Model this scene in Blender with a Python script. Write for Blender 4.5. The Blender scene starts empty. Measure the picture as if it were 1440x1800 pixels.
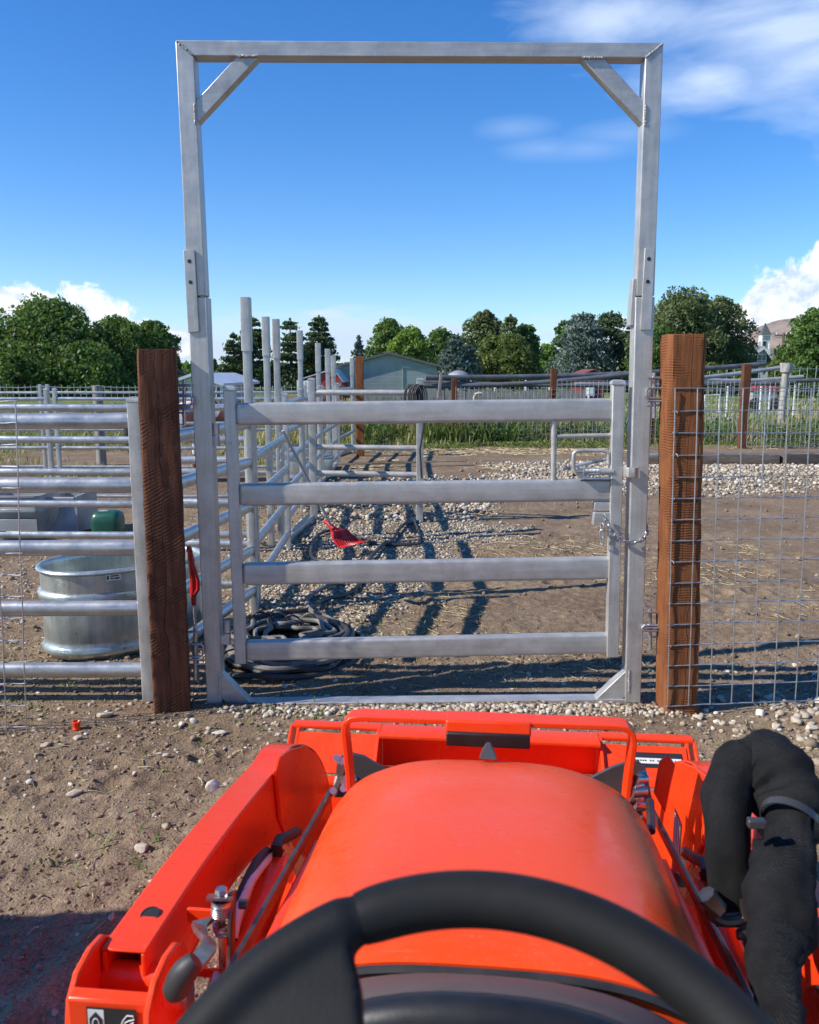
import bpy, math, random
import numpy as np
from mathutils import Vector, Matrix
R = math.radians
random.seed(7); rng = np.random.default_rng(11)
S = bpy.context.scene
COL = S.collection
PITCH = R(9.28); F = 1500.0; EYE = 1.6
CP, SP = math.cos(PITCH), math.sin(PITCH)
TH = R(5.6)                                   # heading of the tractor against the gate's normal
def ray(px, py):
    a = (px-720)/F; b = (900-py)/F
    return Vector((a, CP + b*SP, -SP + b*CP))
def P(px, py, Y):
    d = ray(px, py); return Vector((0,0,EYE)) + d*(Y/d.y)
def G(px, py, z=0.0):
    d = ray(px, py); return Vector((0,0,EYE)) + d*((z-EYE)/d.z)
# ---- tractor frame: u right, w forward
FW = Vector((math.sin(TH), math.cos(TH), 0)); RT = Vector((math.cos(TH), -math.sin(TH), 0))
def L(u, w, z): return Vector((u, w, z))      # local coordinates under the tractor's Empty
def TW(px, py, w):
    d = ray(px, py); t = w/d.dot(FW); p = Vector((0,0,EYE)) + d*t
    return Vector((p.dot(RT), w, p.z))
def TU(px, py, u):
    d = ray(px, py); t = u/d.dot(RT); p = Vector((0,0,EYE)) + d*t
    return Vector((u, p.dot(FW), p.z))
# ------------------------------------------------------------------ noise
def vn(x, y, seed=0):
    x = np.asarray(x, float); y = np.asarray(y, float)
    xi = np.floor(x); yi = np.floor(y); xf = x-xi; yf = y-yi
    def h(a, b):
        s = np.sin(a*127.1 + b*311.7 + seed*74.7)*43758.5453
        return s - np.floor(s)
    u = xf*xf*(3-2*xf); v = yf*yf*(3-2*yf)
    return (h(xi,yi)*(1-u)+h(xi+1,yi)*u)*(1-v) + (h(xi,yi+1)*(1-u)+h(xi+1,yi+1)*u)*v
def fbm(x, y, o=3, seed=0):
    t = 0; a = .5
    for i in range(o):
        t = t + a*(vn(x*2**i+i*17.3, y*2**i+i*9.1, seed+i)-.5); a *= .5
    return t
def sstep(a, b, x):
    t = np.clip((x-a)/(b-a), 0, 1); return t*t*(3-2*t)
def gravel_mask(x, y):
    x = np.asarray(x, float); y = np.asarray(y, float)
    n = fbm(x*1.3, y*1.3, 3, 5)*1.6
    edge = np.interp(y, [4.3, 5.2, 6.2, 8, 10, 12], [-.75, -.1, .25, .85, 1.0, .8])
    a = sstep(-.25, .35, edge - x + n*.8) * sstep(4.35, 4.9, y + n*.5) * sstep(13.5, 11, y+n*1.5) * sstep(-8, -5, x)
    a = a*(np.where(x < -1.2, .2, 1.0))*(.55+.45*sstep(-.2,.15,n))
    b = sstep(1.0, 2.2, x + n*1.3) * sstep(11.0, 12.0, y + n*1.2) * sstep(15.6, 15.0, y + n*.6)
    b2 = sstep(-.6, 0, x + n)*sstep(11.4, 12.1, y + n*1.6)*sstep(13.6, 12.8, y + n*1.6)*.8
    c = sstep(-1.0, -.5, x)*sstep(1.45, 1.1, x)*sstep(3.76, 3.85, y + n*.12)*sstep(4.0, 3.92, y)*.95
    d = sstep(7, 8.2, x + n)*sstep(18.3, 18.9, y + n*.4)*sstep(20.6, 20, y)
    e = sstep(4.3, 3.7, y)*sstep(2.8, 3.7, y)*(.10 + .12*sstep(.8, 1.8, x)) * sstep(-.2, .2, n+.1)
    return np.clip(np.maximum.reduce([a, b, b2, c, d, e]), 0, 1)
def grass_mask(x, y):
    n = fbm(np.asarray(x)*.8, np.asarray(y)*.8, 3, 9)*2
    return np.clip(sstep(18.6, 19.8, y + n*1.0), 0, 1)
_r = random.Random(5)
PRINTS = [(_r.uniform(-2.6,-.3), _r.uniform(1.5,3.7), _r.uniform(.045,.07), _r.uniform(.010,.022)) for _ in range(34)] + [(_r.uniform(-.4,5), _r.uniform(4.6,9), _r.uniform(.06,.10), _r.uniform(.012,.03)) for _ in range(60)]
def height(x, y):
    x = np.asarray(x, float); y = np.asarray(y, float)
    f = 1/(1+np.maximum(y-7, 0)*.25)
    h = .05*fbm(x*.5, y*.5, 2, 1) + .028*fbm(x*2.2, y*2.2, 2, 2)
    h = h + f*(.030*fbm(x*8, y*8, 3, 3) + .020*fbm(x*30, y*30, 3, 4))
    for cx, cy, r_, dp in PRINTS:
        q = ((x-cx)**2+(y-cy)**2)/(r_*r_); k = q < 6
        if np.any(k): h = h - np.where(k, dp*np.exp(-q**1.6) - dp*.45*np.exp(-(np.sqrt(np.maximum(q,0))-1.35)**2*9), 0)
    h = h + f*.020*(np.cos((x-.25*y+.9)*17.0)**2)*sstep(.35,.1,np.abs(x-.25*y+1.35))*sstep(4.2,3.4,y)
    near = sstep(.5, .12, np.abs(y-3.97))
    h = h*(1-near*.8) - .012*near*np.where(y > 3.975, 1, 0) + np.where(y < 3.97, near*(.004+.012*(vn(x*2.3, x*0, 77)-.3)), 0)
    h = h + .05*sstep(1.35, 2.4, x)*sstep(3.2, 3.6, y)*sstep(4.0, 3.75, y)
    h = h + .09*sstep(2.5, 4, x)*sstep(11.5, 12.6, y)*sstep(14.8, 13.8, y)
    return h
def hz(x, y): return float(height(x, y))
# ------------------------------------------------------------------ objects
def tag(o, label=None, cat=None, group=None, kind=None):
    if label: o['label'] = label
    if cat: o['category'] = cat
    if group: o['group'] = group
    if kind: o['kind'] = kind
    return o
def empty(name, loc=(0,0,0), label=None, cat=None, group=None, rz=0):
    o = bpy.data.objects.new(name, None); COL.objects.link(o)
    o.location = loc; o.rotation_euler = (0,0,rz); o.empty_display_size = .1
    return tag(o, label, cat, group)
class MB:
    def __init__(s): s.v = []; s.f = []
    def add(s, vs, fs):
        n = len(s.v); s.v += [tuple(v) for v in vs]; s.f += [tuple(i+n for i in f) for f in fs]; return s
    def box(s, c, d, rot=None):
        vs = [Vector((x*d[0]/2, y*d[1]/2, z*d[2]/2)) for x in (-1,1) for y in (-1,1) for z in (-1,1)]
        if rot: vs = [rot @ v for v in vs]
        c = Vector(c)
        return s.add([v+c for v in vs], [(0,1,3,2),(4,6,7,5),(0,4,5,1),(2,3,7,6),(0,2,6,4),(1,5,7,3)])
    def prof(s, rings, closed=False, caps=True):
        n = len(rings[0]); vs = [v for r in rings for v in r]; fs = []
        m = len(rings)
        for i in range(m if closed else m-1):
            j = (i+1) % m
            for k in range(n):
                l = (k+1) % n
                fs.append((i*n+k, i*n+l, j*n+l, j*n+k))
        if caps and not closed:
            fs.append(tuple(range(n-1,-1,-1))); fs.append(tuple((m-1)*n+k for k in range(n)))
        return s.add(vs, fs)
    def tube(s, pts, r, n=10, closed=False, sq=1.0):
        pts = [Vector(p) for p in pts]; m = len(pts); rings = []; nrm = None
        rs = r if isinstance(r, (list, tuple)) else [r]*m
        for i in range(m):
            if closed: t = pts[(i+1)%m]-pts[i-1]
            else: t = pts[min(i+1,m-1)]-pts[max(i-1,0)]
            t.normalize()
            if nrm is None:
                nrm = t.cross(Vector((0,0,1)))
                if nrm.length < .1: nrm = t.cross(Vector((1,0,0)))
            nrm = (nrm - t*nrm.dot(t)).normalized(); b = t.cross(nrm)
            rings.append([pts[i] + (nrm*math.cos(a)*rs[i] + b*math.sin(a)*rs[i]*sq) for a in (2*math.pi*k/n for k in range(n))])
        return s.prof(rings, closed)
    def rr(s, p, q, w, h, r=.004, up=(0,0,1), seg=3):
        """rounded rectangular bar p->q, w across, h along up"""
        p = Vector(p); q = Vector(q); d = (q-p).normalized(); up = Vector(up)
        sd = d.cross(up).normalized(); u2 = sd.cross(d)
        pr = []
        for cx, cy, a0 in ((1,1,0),(-1,1,90),(-1,-1,180),(1,-1,270)):
            for k in range(seg+1):
                a = R(a0 + 90*k/seg)
                pr.append((cx*(w/2-r)+r*math.cos(a), cy*(h/2-r)+r*math.sin(a)))
        rings = [[o + sd*x + u2*y for x, y in pr] for o in (p, q)]
        return s.prof(rings)
    def prism(s, poly, ext):
        """poly: list of 3D points (planar), ext: vector"""
        e = Vector(ext); n = len(poly); a = [Vector(p) for p in poly]
        return s.add(a + [p+e for p in a], [tuple(range(n-1,-1,-1)), tuple(range(n,2*n))] + [(i,(i+1)%n,(i+1)%n+n,i+n) for i in range(n)])
    def lathe(s, prof, c, n=24, axis='z'):
        c = Vector(c); rings = []
        for r, z in prof:
            ring = []
            for k in range(n):
                a = 2*math.pi*k/n; x, y = r*math.cos(a), r*math.sin(a)
                ring.append(c + (Vector((x,y,z)) if axis=='z' else Vector((z,x,y)) if axis=='x' else Vector((x,z,y))))
            rings.append(ring)
        return s.prof(rings)
    def build(s, name, m, parent=None, ang=35, bevel=0, label=None):
        me = bpy.data.meshes.new(name); me.from_pydata(s.v, [], s.f); me.update()
        import bmesh
        bm = bmesh.new(); bm.from_mesh(me); bmesh.ops.recalc_face_normals(bm, faces=bm.faces); bm.to_mesh(me); bm.free()
        me.polygons.foreach_set('use_smooth', [True]*len(me.polygons)); me.set_sharp_from_angle(angle=R(ang))
        me.materials.append(m)
        o = bpy.data.objects.new(name, me); COL.objects.link(o)
        if parent: o.parent = parent
        if bevel:
            b = o.modifiers.new('bevel','BEVEL'); b.width = bevel; b.segments = 2; b.limit_method = 'ANGLE'; b.angle_limit = R(40)
        if label: o['label'] = label
        return o
def copy_tree(o, parent=None):
    c = o.copy(); COL.objects.link(c)
    if parent: c.parent = parent
    for ch in [x for x in o.children]: copy_tree(ch, c)
    return c
def mesh_np(name, V, Fa, m, parent=None, smooth=False, attr=None):
    """fast mesh: V (n,3), Fa (k,q) all the same size"""
    me = bpy.data.meshes.new(name); V = np.asarray(V, np.float32); Fa = np.asarray(Fa, np.int32); k, q = Fa.shape
    me.vertices.add(len(V)); me.vertices.foreach_set('co', V.ravel())
    me.loops.add(k*q); me.loops.foreach_set('vertex_index', Fa.ravel())
    me.polygons.add(k); me.polygons.foreach_set('loop_start', np.arange(k, dtype=np.int32)*q)
    if smooth: me.polygons.foreach_set('use_smooth', np.ones(k, bool))
    me.update(calc_edges=True)
    if attr:
        for an, dom, vals in attr:
            a = me.attributes.new(an, 'FLOAT', dom); a.data.foreach_set('value', np.asarray(vals, np.float32))
    me.materials.append(m)
    o = bpy.data.objects.new(name, me); COL.objects.link(o)
    if parent: o.parent = parent
    return o
# ------------------------------------------------------------------ materials
class NT:
    def __init__(s, m):
        s.t = m.node_tree; s.n = s.t.nodes; s.l = s.t.links
    def new(s, ty, **kw):
        nd = s.n.new(ty)
        for k, v in kw.items():
            if hasattr(nd, k) and k not in ('Scale',): setattr(nd, k, v)
        return nd
    def link(s, a, b): s.l.new(a, b)
    def math(s, op, a, b=None, c=None, clamp=False):
        nd = s.n.new('ShaderNodeMath'); nd.operation = op; nd.use_clamp = clamp
        for i, x in enumerate((a, b, c)):
            if x is None: continue
            if isinstance(x, (int, float)): nd.inputs[i].default_value = x
            else: s.l.new(x, nd.inputs[i])
        return nd.outputs[0]
    def noise(s, vec, scale, detail=4, rough=.55, dist=0):
        nd = s.n.new('ShaderNodeTexNoise'); nd.inputs['Scale'].default_value = scale
        nd.inputs['Detail'].default_value = detail; nd.inputs['Roughness'].default_value = rough; nd.inputs['Distortion'].default_value = dist
        if vec is not None: s.l.new(vec, nd.inputs['Vector'])
        return nd.outputs['Fac']
    def ramp(s, fac, stops):
        nd = s.n.new('ShaderNodeValToRGB'); e = nd.color_ramp.elements
        while len(e) < len(stops): e.new(.5)
        for el, (p, c) in zip(e, stops):
            el.position = p; el.color = (c, c, c, 1) if isinstance(c, (int, float)) else (*c, 1)
        s.l.new(fac, nd.inputs[0]); return nd.outputs[0]
    def mix(s, fac, a, b, mode='MIX'):
        nd = s.n.new('ShaderNodeMixRGB'); nd.blend_type = mode
        for i, x in enumerate((fac, a, b)):
            if isinstance(x, (int, float)): nd.inputs[i].default_value = x if i == 0 else (x,x,x,1)
            elif isinstance(x, tuple): nd.inputs[i].default_value = (*x, 1)
            else: s.l.new(x, nd.inputs[i])
        return nd.outputs[0]
    def coord(s, kind='Object', scale=(1,1,1), rot=(0,0,0)):
        tc = s.n.new('ShaderNodeTexCoord'); mp = s.n.new('ShaderNodeMapping')
        mp.inputs['Scale'].default_value = scale; mp.inputs['Rotation'].default_value = rot
        s.l.new(tc.outputs[kind], mp.inputs['Vector']); return mp.outputs[0]
    def bump(s, h, strength=.3, dist=.01, prev=None):
        nd = s.n.new('ShaderNodeBump'); nd.inputs['Strength'].default_value = strength; nd.inputs['Distance'].default_value = dist
        s.l.new(h, nd.inputs['Height'])
        if prev: s.l.new(prev, nd.inputs['Normal'])
        return nd.outputs[0]
def mat(name):
    m = bpy.data.materials.new(name); m.use_nodes = True
    t = NT(m); b = m.node_tree.nodes['Principled BSDF']
    return m, t, b
def setb(t, b, **kw):
    for k, v in kw.items():
        i = b.inputs[k.replace('_', ' ')]
        if isinstance(v, tuple): i.default_value = (*v, 1)
        elif isinstance(v, (int, float)): i.default_value = v
        else: t.link(v, i)
def simple(name, c1, c2=None, scale=8, rough=.5, metal=0, bump=0, bscale=60, bdist=.003, stretch=(1,1,1), coat=0, rvar=.1, kind='Object', spec=.5):
    m, t, b = mat(name); co = t.coord(kind, stretch)
    c2 = c2 or tuple(x*.75 for x in c1)
    n = t.noise(co, scale, 5, .6)
    setb(t, b, Base_Color=t.mix(t.ramp(n, [(.35, 0.0), (.65, 1.0)]), c1, c2), Metallic=metal, Coat_Weight=coat)
    b.inputs['Specular IOR Level'].default_value = spec
    n2 = t.noise(co, scale*3.1, 4, .6)
    setb(t, b, Roughness=t.math('ADD', t.math('MULTIPLY', t.math('SUBTRACT', n2, .5), rvar*2), rough, clamp=True))
    if bump:
        n3 = t.noise(co, bscale, 4, .6); setb(t, b, Normal=t.bump(n3, bump, bdist))
    return m
def galv(name, c1, c2, metal, rough, vert=False, sc=1.0):
    """galvanised steel: cloudy zinc, faint streaks, dull spots"""
    m, t, b = mat(name); co = t.coord('Object')
    st = t.coord('Object', (18,18,1.2) if vert else (1.2,18,18))
    n = t.noise(co, 9*sc, 6, .65); k = t.noise(st, 3, 4, .6); sp = t.noise(co, 90*sc, 2, .5)
    v = t.math('ADD', t.math('MULTIPLY', n, .55), t.math('ADD', t.math('MULTIPLY', k, .35), t.math('MULTIPLY', sp, .1)))
    col = t.mix(t.ramp(v, [(.36, 0.0), (.62, 1.0)]), c2, c1)
    dirt = t.ramp(t.noise(co, 3.3, 6, .7, .6), [(.56, 0.0), (.74, 1.0)])
    col = t.mix(t.math('MULTIPLY', dirt, .45), col, (.24,.215,.18))
    sc_ = t.ramp(t.noise(t.coord('Object', (9,9,160) if vert else (160,9,9)), 1.3, 3, .6), [(.66,0.0),(.70,1.0)])
    col = t.mix(t.math('MULTIPLY', sc_, .35), col, (.78,.77,.74))
    dr = t.ramp(t.noise(t.coord('Object', (1,1,1)), 46*sc, 3, .7), [(.70,0.0),(.75,1.0)])
    col = t.mix(t.math('MULTIPLY', dr, .5), col, (.17,.155,.14))
    setb(t, b, Base_Color=col, Metallic=metal, Roughness=t.math('ADD', t.math('MULTIPLY', t.math('SUBTRACT', n, .5), .5), rough, clamp=True),
         Normal=t.bump(t.math('ADD', n, t.math('MULTIPLY', sp, .2)), .10, .006))
    return m
M = {}
M['gate'] = galv('gate_zinc', (.56,.54,.505), (.37,.355,.33), .42, .40)
M['gatev'] = galv('gate_zinc_upright', (.58,.56,.525), (.38,.365,.34), .42, .40, True)
M['pipe'] = galv('pipe_zinc', (.62,.62,.60), (.38,.39,.385), .68, .35)
M['pipev'] = galv('pipe_zinc_upright', (.58,.57,.54), (.36,.355,.34), .50, .42, True)
M['cast'] = galv('hardware_zinc', (.55,.56,.58), (.30,.31,.33), .75, .38, sc=4)
M['wire'] = simple('wire_zinc', (.52,.53,.54), (.33,.34,.35), 20, .42, .7)
M['tank'] = galv('tank_zinc', (.60,.64,.62), (.36,.40,.38), .7, .34, True, .8)
def wood(name, ca, cb, cc, saw=90, sawrot=.5, crack=0.0, amp=.012):
    m, t, b = mat(name); tc = t.n.new('ShaderNodeTexCoord'); sx = t.n.new('ShaderNodeSeparateXYZ'); t.link(tc.outputs['Object'], sx.inputs[0])
    co = t.coord('Object', (14,14,1.1)); n = t.noise(co, 2.2, 7, .68, 1.3)
    g = t.noise(t.coord('Object', (60,60,2.2)), 3, 4, .6, .6)
    big = t.noise(t.coord('Object'), 3.0, 3, .5)
    col = t.ramp(t.math('ADD', t.math('MULTIPLY', n, .75), t.math('MULTIPLY', big, .25)), [(.30, cc), (.48, ca), (.68, cb)])
    sw = t.n.new('ShaderNodeTexWave'); sw.inputs['Scale'].default_value = saw; sw.inputs['Distortion'].default_value = 5; sw.inputs['Detail'].default_value = 3
    sw.inputs['Detail Scale'].default_value = .6; sw.bands_direction = 'Z'
    t.link(t.coord('Object', (1,1,1), (0, sawrot, 0)), sw.inputs['Vector'])
    mk = t.ramp(t.noise(t.coord('Object'), 6, 2), [(.42,0.0),(.58,1.0)])
    saws = t.math('MULTIPLY', sw.outputs['Fac'], mk)
    # the long drying check: a narrow wandering split, a real groove in the grain
    wob = t.math('MULTIPLY', t.math('SUBTRACT', t.noise(t.coord('Object', (.01,.01,1)), 3.2, 3, .6), .5), amp*10)
    d = t.math('ABSOLUTE', t.math('SUBTRACT', t.math('SUBTRACT', sx.outputs[0], crack), wob))
    ck = t.math('SUBTRACT', 1.0, t.math('DIVIDE', d, .0026), clamp=True)
    d2 = t.math('ABSOLUTE', t.math('SUBTRACT', t.math('SUBTRACT', sx.outputs[0], crack-.048), t.math('MULTIPLY', wob, .3)))
    ck2 = t.math('MULTIPLY', t.math('SUBTRACT', 1.0, t.math('DIVIDE', d2, .0016), clamp=True), t.ramp(big, [(.45,0.0),(.5,1.0)]))
    cks = t.math('MAXIMUM', ck, ck2)
    col = t.mix(t.math('MULTIPLY', t.ramp(saws, [(.35,0.0),(.8,.7)]), 1.0), col, tuple(x*.42 for x in ca))
    col = t.mix(t.math('MULTIPLY', cks, .85), col, (.02,.010,.006))
    h = t.math('ADD', t.math('ADD', t.math('MULTIPLY', n, .8), t.math('MULTIPLY', g, .35)), t.math('MULTIPLY', saws, .4))
    h = t.math('SUBTRACT', h, t.math('MULTIPLY', cks, 2.5))
    setb(t, b, Base_Color=col, Roughness=.82, Normal=t.bump(h, .75, .004)); b.inputs['Specular IOR Level'].default_value = .25
    return m
M['post_r'] = wood('stained_wood', (.215,.075,.026), (.29,.115,.042), (.11,.036,.014), 26, 0, .012, .009)
M['post_l'] = wood('weathered_stained_wood', (.115,.044,.022), (.20,.082,.040), (.050,.020,.011), 21, .50, .0, .012)
M['post_b'] = wood('dark_stained_wood', (.13,.05,.024), (.18,.07,.032), (.08,.03,.016), 40, 0, .0)
M['oldwood'] = simple('weathered_wood', (.34,.32,.29), (.17,.155,.14), 5, .9, 0, .5, 30, .01, (6,6,.6))
M['tie'] = simple('creosoted_timber', (.17,.13,.10), (.09,.07,.055), 5, .9, 0, .5, 30, .01, (.6,6,6))
def paint(name, c, rough=.22, dust=.25):
    m, t, b = mat(name); co = t.coord('Object')
    n = t.noise(co, 7, 6, .7); f = t.noise(co, 300, 2, .5); sm = t.noise(t.coord('Object',(1,2.5,1)), 14, 5, .7, 1.2)
    d = t.ramp(t.math('ADD', t.math('MULTIPLY', n, .6), t.math('MULTIPLY', sm, .4)), [(.42,0.0),(.66,1.0)])
    col = t.mix(t.math('MULTIPLY', d, dust*.35), c, (.55,.20,.12))
    stk = t.ramp(t.noise(t.coord('Object',(38,38,2.2)), 2.2, 4, .6, .8), [(.62,0.0),(.70,1.0)]); col = t.mix(t.math('MULTIPLY', stk, .30), col, (.80,.20,.09))
    scr = t.ramp(t.noise(t.coord('Object',(3,90,90),(0,0,.5)), 1.4, 3, .6), [(.69,0.0),(.72,1.0)]); col = t.mix(t.math('MULTIPLY', scr, .30), col, (.62,.22,.13))
    specks = t.ramp(f, [(.69,0.0),(.74,1.0)]); col = t.mix(t.math('MULTIPLY', specks, dust), col, (.62,.36,.26))
    setb(t, b, Base_Color=col, Roughness=t.math('ADD', t.math('MULTIPLY', d, dust), rough), Coat_Weight=.1, Normal=t.bump(t.noise(co, 40, 2), .02, .002))
    b.inputs['Coat Roughness'].default_value = .08; b.inputs['Coat Weight'].default_value = .10; b.inputs['Specular IOR Level'].default_value = .30
    return m
M['orange'] = paint('orange_paint', (.88,.052,.007), .26, .18)
M['hood'] = paint('hood_paint', (.92,.070,.007), .24, .30)
M['redpl'] = simple('red_plastic', (.55,.015,.015), (.42,.01,.012), 8, .4)
M['black'] = simple('black_plastic', (.012,.012,.013), (.02,.02,.02), 14, .42, 0, .15, 200, .001)
M['leather'] = simple('black_leather_rim', (.007,.0075,.008), (.030,.026,.022), 4.5, .60, 0, .25, 420, .0006, rvar=.12)
M['leather'].node_tree.nodes['Principled BSDF'].inputs['Specular IOR Level'].default_value = .28
M['dash'] = simple('dusty_grey_plastic', (.115,.082,.070), (.075,.060,.054), 7, .6, 0, .1, 200, .001)
M['darkplate'] = simple('dark_grey_plate', (.075,.08,.085), (.055,.06,.065), 10, .5, .2)
M['steel'] = simple('bright_zinc_steel', (.55,.54,.52), (.35,.33,.31), 25, .30, .9)
M['rod'] = simple('dull_steel_rod', (.17,.145,.13), (.10,.085,.08), 30, .38, .8)
M['rubber'] = simple('black_rubber', (.022,.022,.023), (.04,.038,.036), 20, .55)
M['greyhose'] = simple('faded_grey_hose', (.24,.22,.20), (.10,.095,.09), 6, .6)
M['darkhose'] = simple('dark_hose', (.022,.023,.025), (.055,.053,.05), 5, .5)
M['bluehose'] = simple('blue_hose', (.02,.10,.20), (.03,.07,.12), 5, .5)
M['green'] = simple('green_plastic', (.012,.085,.055), (.02,.11,.07), 6, .35, rvar=.15)
M['trough'] = simple('grey_feed_trough', (.42,.43,.43), (.30,.31,.315), 3, .6, .2)
M['white'] = simple('white_paint', (.78,.78,.76), (.66,.66,.64), 4, .6)
M['lab_white'] = simple('white_sticker', (.75,.75,.73), (.62,.62,.6), 20, .5)
M['lab_black'] = simple('black_sticker', (.02,.02,.02), (.03,.03,.03), 20, .45)
M['bluegrey'] = None
M['tieband'] = simple('cable_tie', (.05,.05,.05), (.04,.04,.04), 10, .22)
HAZE = 4.5e-5
# ================================================================== camera, sun, sky
cd = bpy.data.cameras.new('camera'); cam = bpy.data.objects.new('camera', cd); COL.objects.link(cam); S.camera = cam
cam.location = (0,0,EYE); cam.rotation_euler = (R(90)-PITCH, 0, 0)
cd.sensor_fit = 'HORIZONTAL'; cd.sensor_width = 36; cd.lens = 36*F/1440; cd.clip_start = .05; cd.clip_end = 30000
cd.dof.use_dof = True; cd.dof.focus_distance = 6.5; cd.dof.aperture_fstop = 16
ELV, AZ = 38.0, 15
sv = Vector((-math.cos(R(AZ))*math.cos(R(ELV)), -math.sin(R(AZ))*math.cos(R(ELV)), math.sin(R(ELV))))
sd_ = bpy.data.lights.new('sun', 'SUN'); sun = bpy.data.objects.new('sun', sd_); COL.objects.link(sun)
sd_.energy = 5.0; sd_.angle = R(.53); sd_.color = (1.0, .94, .84); sun.rotation_euler = sv.to_track_quat('Z','Y').to_euler()
W = bpy.data.worlds.new('World'); S.world = W; W.use_nodes = True
t = NT(W); bg = W.node_tree.nodes['Background']; bg.inputs['Strength'].default_value = .125
sky = t.new('ShaderNodeTexSky'); sky.sky_type = 'NISHITA'; sky.sun_disc = False; sky.sun_elevation = R(ELV); sky.sun_rotation = R(270-AZ)
sky.altitude = 1400; sky.air_density = 1.0; sky.dust_density = .08; sky.ozone_density = 2.2
hs = t.new('ShaderNodeHueSaturation'); hs.inputs['Saturation'].default_value = 1.40; hs.inputs['Value'].default_value = 1.2; hs.inputs['Hue'].default_value = .508
t.link(sky.outputs[0], hs.inputs['Color'])
tc = t.new('ShaderNodeTexCoord'); sx = t.new('ShaderNodeSeparateXYZ'); nv = t.new('ShaderNodeVectorMath'); nv.operation = 'NORMALIZE'
t.link(tc.outputs['Generated'], nv.inputs[0]); t.link(nv.outputs[0], sx.inputs[0])
az = t.math('ARCTAN2', sx.outputs[0], sx.outputs[1]); el = t.math('ARCSINE', sx.outputs[2])
cmb = t.new('ShaderNodeCombineXYZ'); t.link(az, cmb.inputs[0]); t.link(el, cmb.inputs[1]); uv = cmb.outputs[0]
def ang(px, py):
    d = ray(px, py).normalized(); return math.atan2(d.x, d.y), math.asin(d.z)
def field(pts):
    f = None
    for px, py, rx, ry in pts:
        a0, e0 = ang(px, py)
        d = t.math('SQRT', t.math('ADD', t.math('POWER', t.math('DIVIDE', t.math('SUBTRACT', az, a0), rx/F), 2), t.math('POWER', t.math('DIVIDE', t.math('SUBTRACT', el, e0), ry/F), 2)))
        d = t.math('SUBTRACT', 1.0, d); f = d if f is None else t.math('MAXIMUM', f, d)
    return f
nb = t.noise(uv, 24, 8, .60, .3)
cum = field([(-20,562,120,56),(65,556,98,52),(150,552,74,46),(225,592,90,24),(-60,600,200,45),(200,585,75,26),(285,602,70,22),(110,600,140,30),(1410,500,75,52),(1352,520,40,26),(1470,480,60,50),(1335,566,50,18),(1450,550,130,36),(1090,575,34,18),(1300,590,90,16),(-250,540,170,70),(1700,520,190,90),(1900,560,180,60),(-600,560,240,50)])
cd_ = t.math('ADD', cum, t.math('MULTIPLY', t.math('SUBTRACT', nb, .5), 2.0))
cm = t.ramp(cd_, [(.02,0.0),(.24,1.0)])
nb2t = t.new('ShaderNodeMapping'); nb2t.inputs['Location'].default_value = (.010,-.012,0); t.link(uv, nb2t.inputs['Vector'])
nb2 = t.noise(nb2t.outputs[0], 24, 8, .60, .3)
sh = t.math('ADD', t.math('MULTIPLY', t.math('SUBTRACT', nb, nb2), 2.6), t.math('ADD', t.math('MULTIPLY', cd_, -.15), .68))
ccol = t.ramp(sh, [(.25,(4.6,5.6,7.2)),(.5,(7.0,7.5,8.1)),(.75,(8.8,8.7,8.5))])
# low streaks of thin cloud above the horizon
st_ = t.new('ShaderNodeMapping'); st_.inputs['Scale'].default_value = (3.0, 17, 1); t.link(uv, st_.inputs['Vector'])
ns = t.noise(st_.outputs[0], 3.2, 7, .6, .4)
low = field([(330,622,300,62),(280,600,150,40),(630,600,170,55),(790,590,90,30),(100,640,400,50),(1200,590,250,40),(580,553,60,9)])
sm = t.ramp(t.math('ADD', low, t.math('MULTIPLY', t.math('SUBTRACT', ns, .5), 2.6)), [(-.0,0.0),(.55,.75),(1.0,.9)])
# cirrus
ci = t.new('ShaderNodeMapping'); ci.inputs['Scale'].default_value = (3.2, 9.5, 1); ci.inputs['Rotation'].default_value = (0,0,R(-12)); t.link(uv, ci.inputs['Vector'])
nc = t.noise(ci.outputs[0], 2.0, 7, .58, .35)
cir = field([(1395,50,310,100),(1235,138,140,50),(1470,95,230,70),(1090,20,190,70),(1650,40,300,160)])
cirm = t.ramp(t.math('ADD', cir, t.math('MULTIPLY', t.math('SUBTRACT', nc, .5), 1.8)), [(0,0.0),(.45,.25),(1.0,.66)])
wsp = field([(960,262,90,22),(1030,262,120,24),(900,225,80,22),(1100,235,110,26)])
wspm = t.ramp(t.math('ADD', wsp, t.math('MULTIPLY', t.math('SUBTRACT', nc, .5), .9)), [(0,0.0),(1.0,.22)])
c = t.mix(1.0, hs.outputs[0], (.86,.96,1.0), 'MULTIPLY')
c = t.mix(sm, c, (5.4,6.3,7.6)); c = t.mix(cirm, c, (6.0,6.9,8.2)); c = t.mix(wspm, c, (5.0,6.2,8.0)); c = t.mix(cm, c, ccol)
t.link(c, bg.inputs['Color'])
S.view_settings.view_transform = 'Standard'; S.view_settings.look = 'None'; S.view_settings.gamma = 1; S.view_settings.exposure = .36
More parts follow.
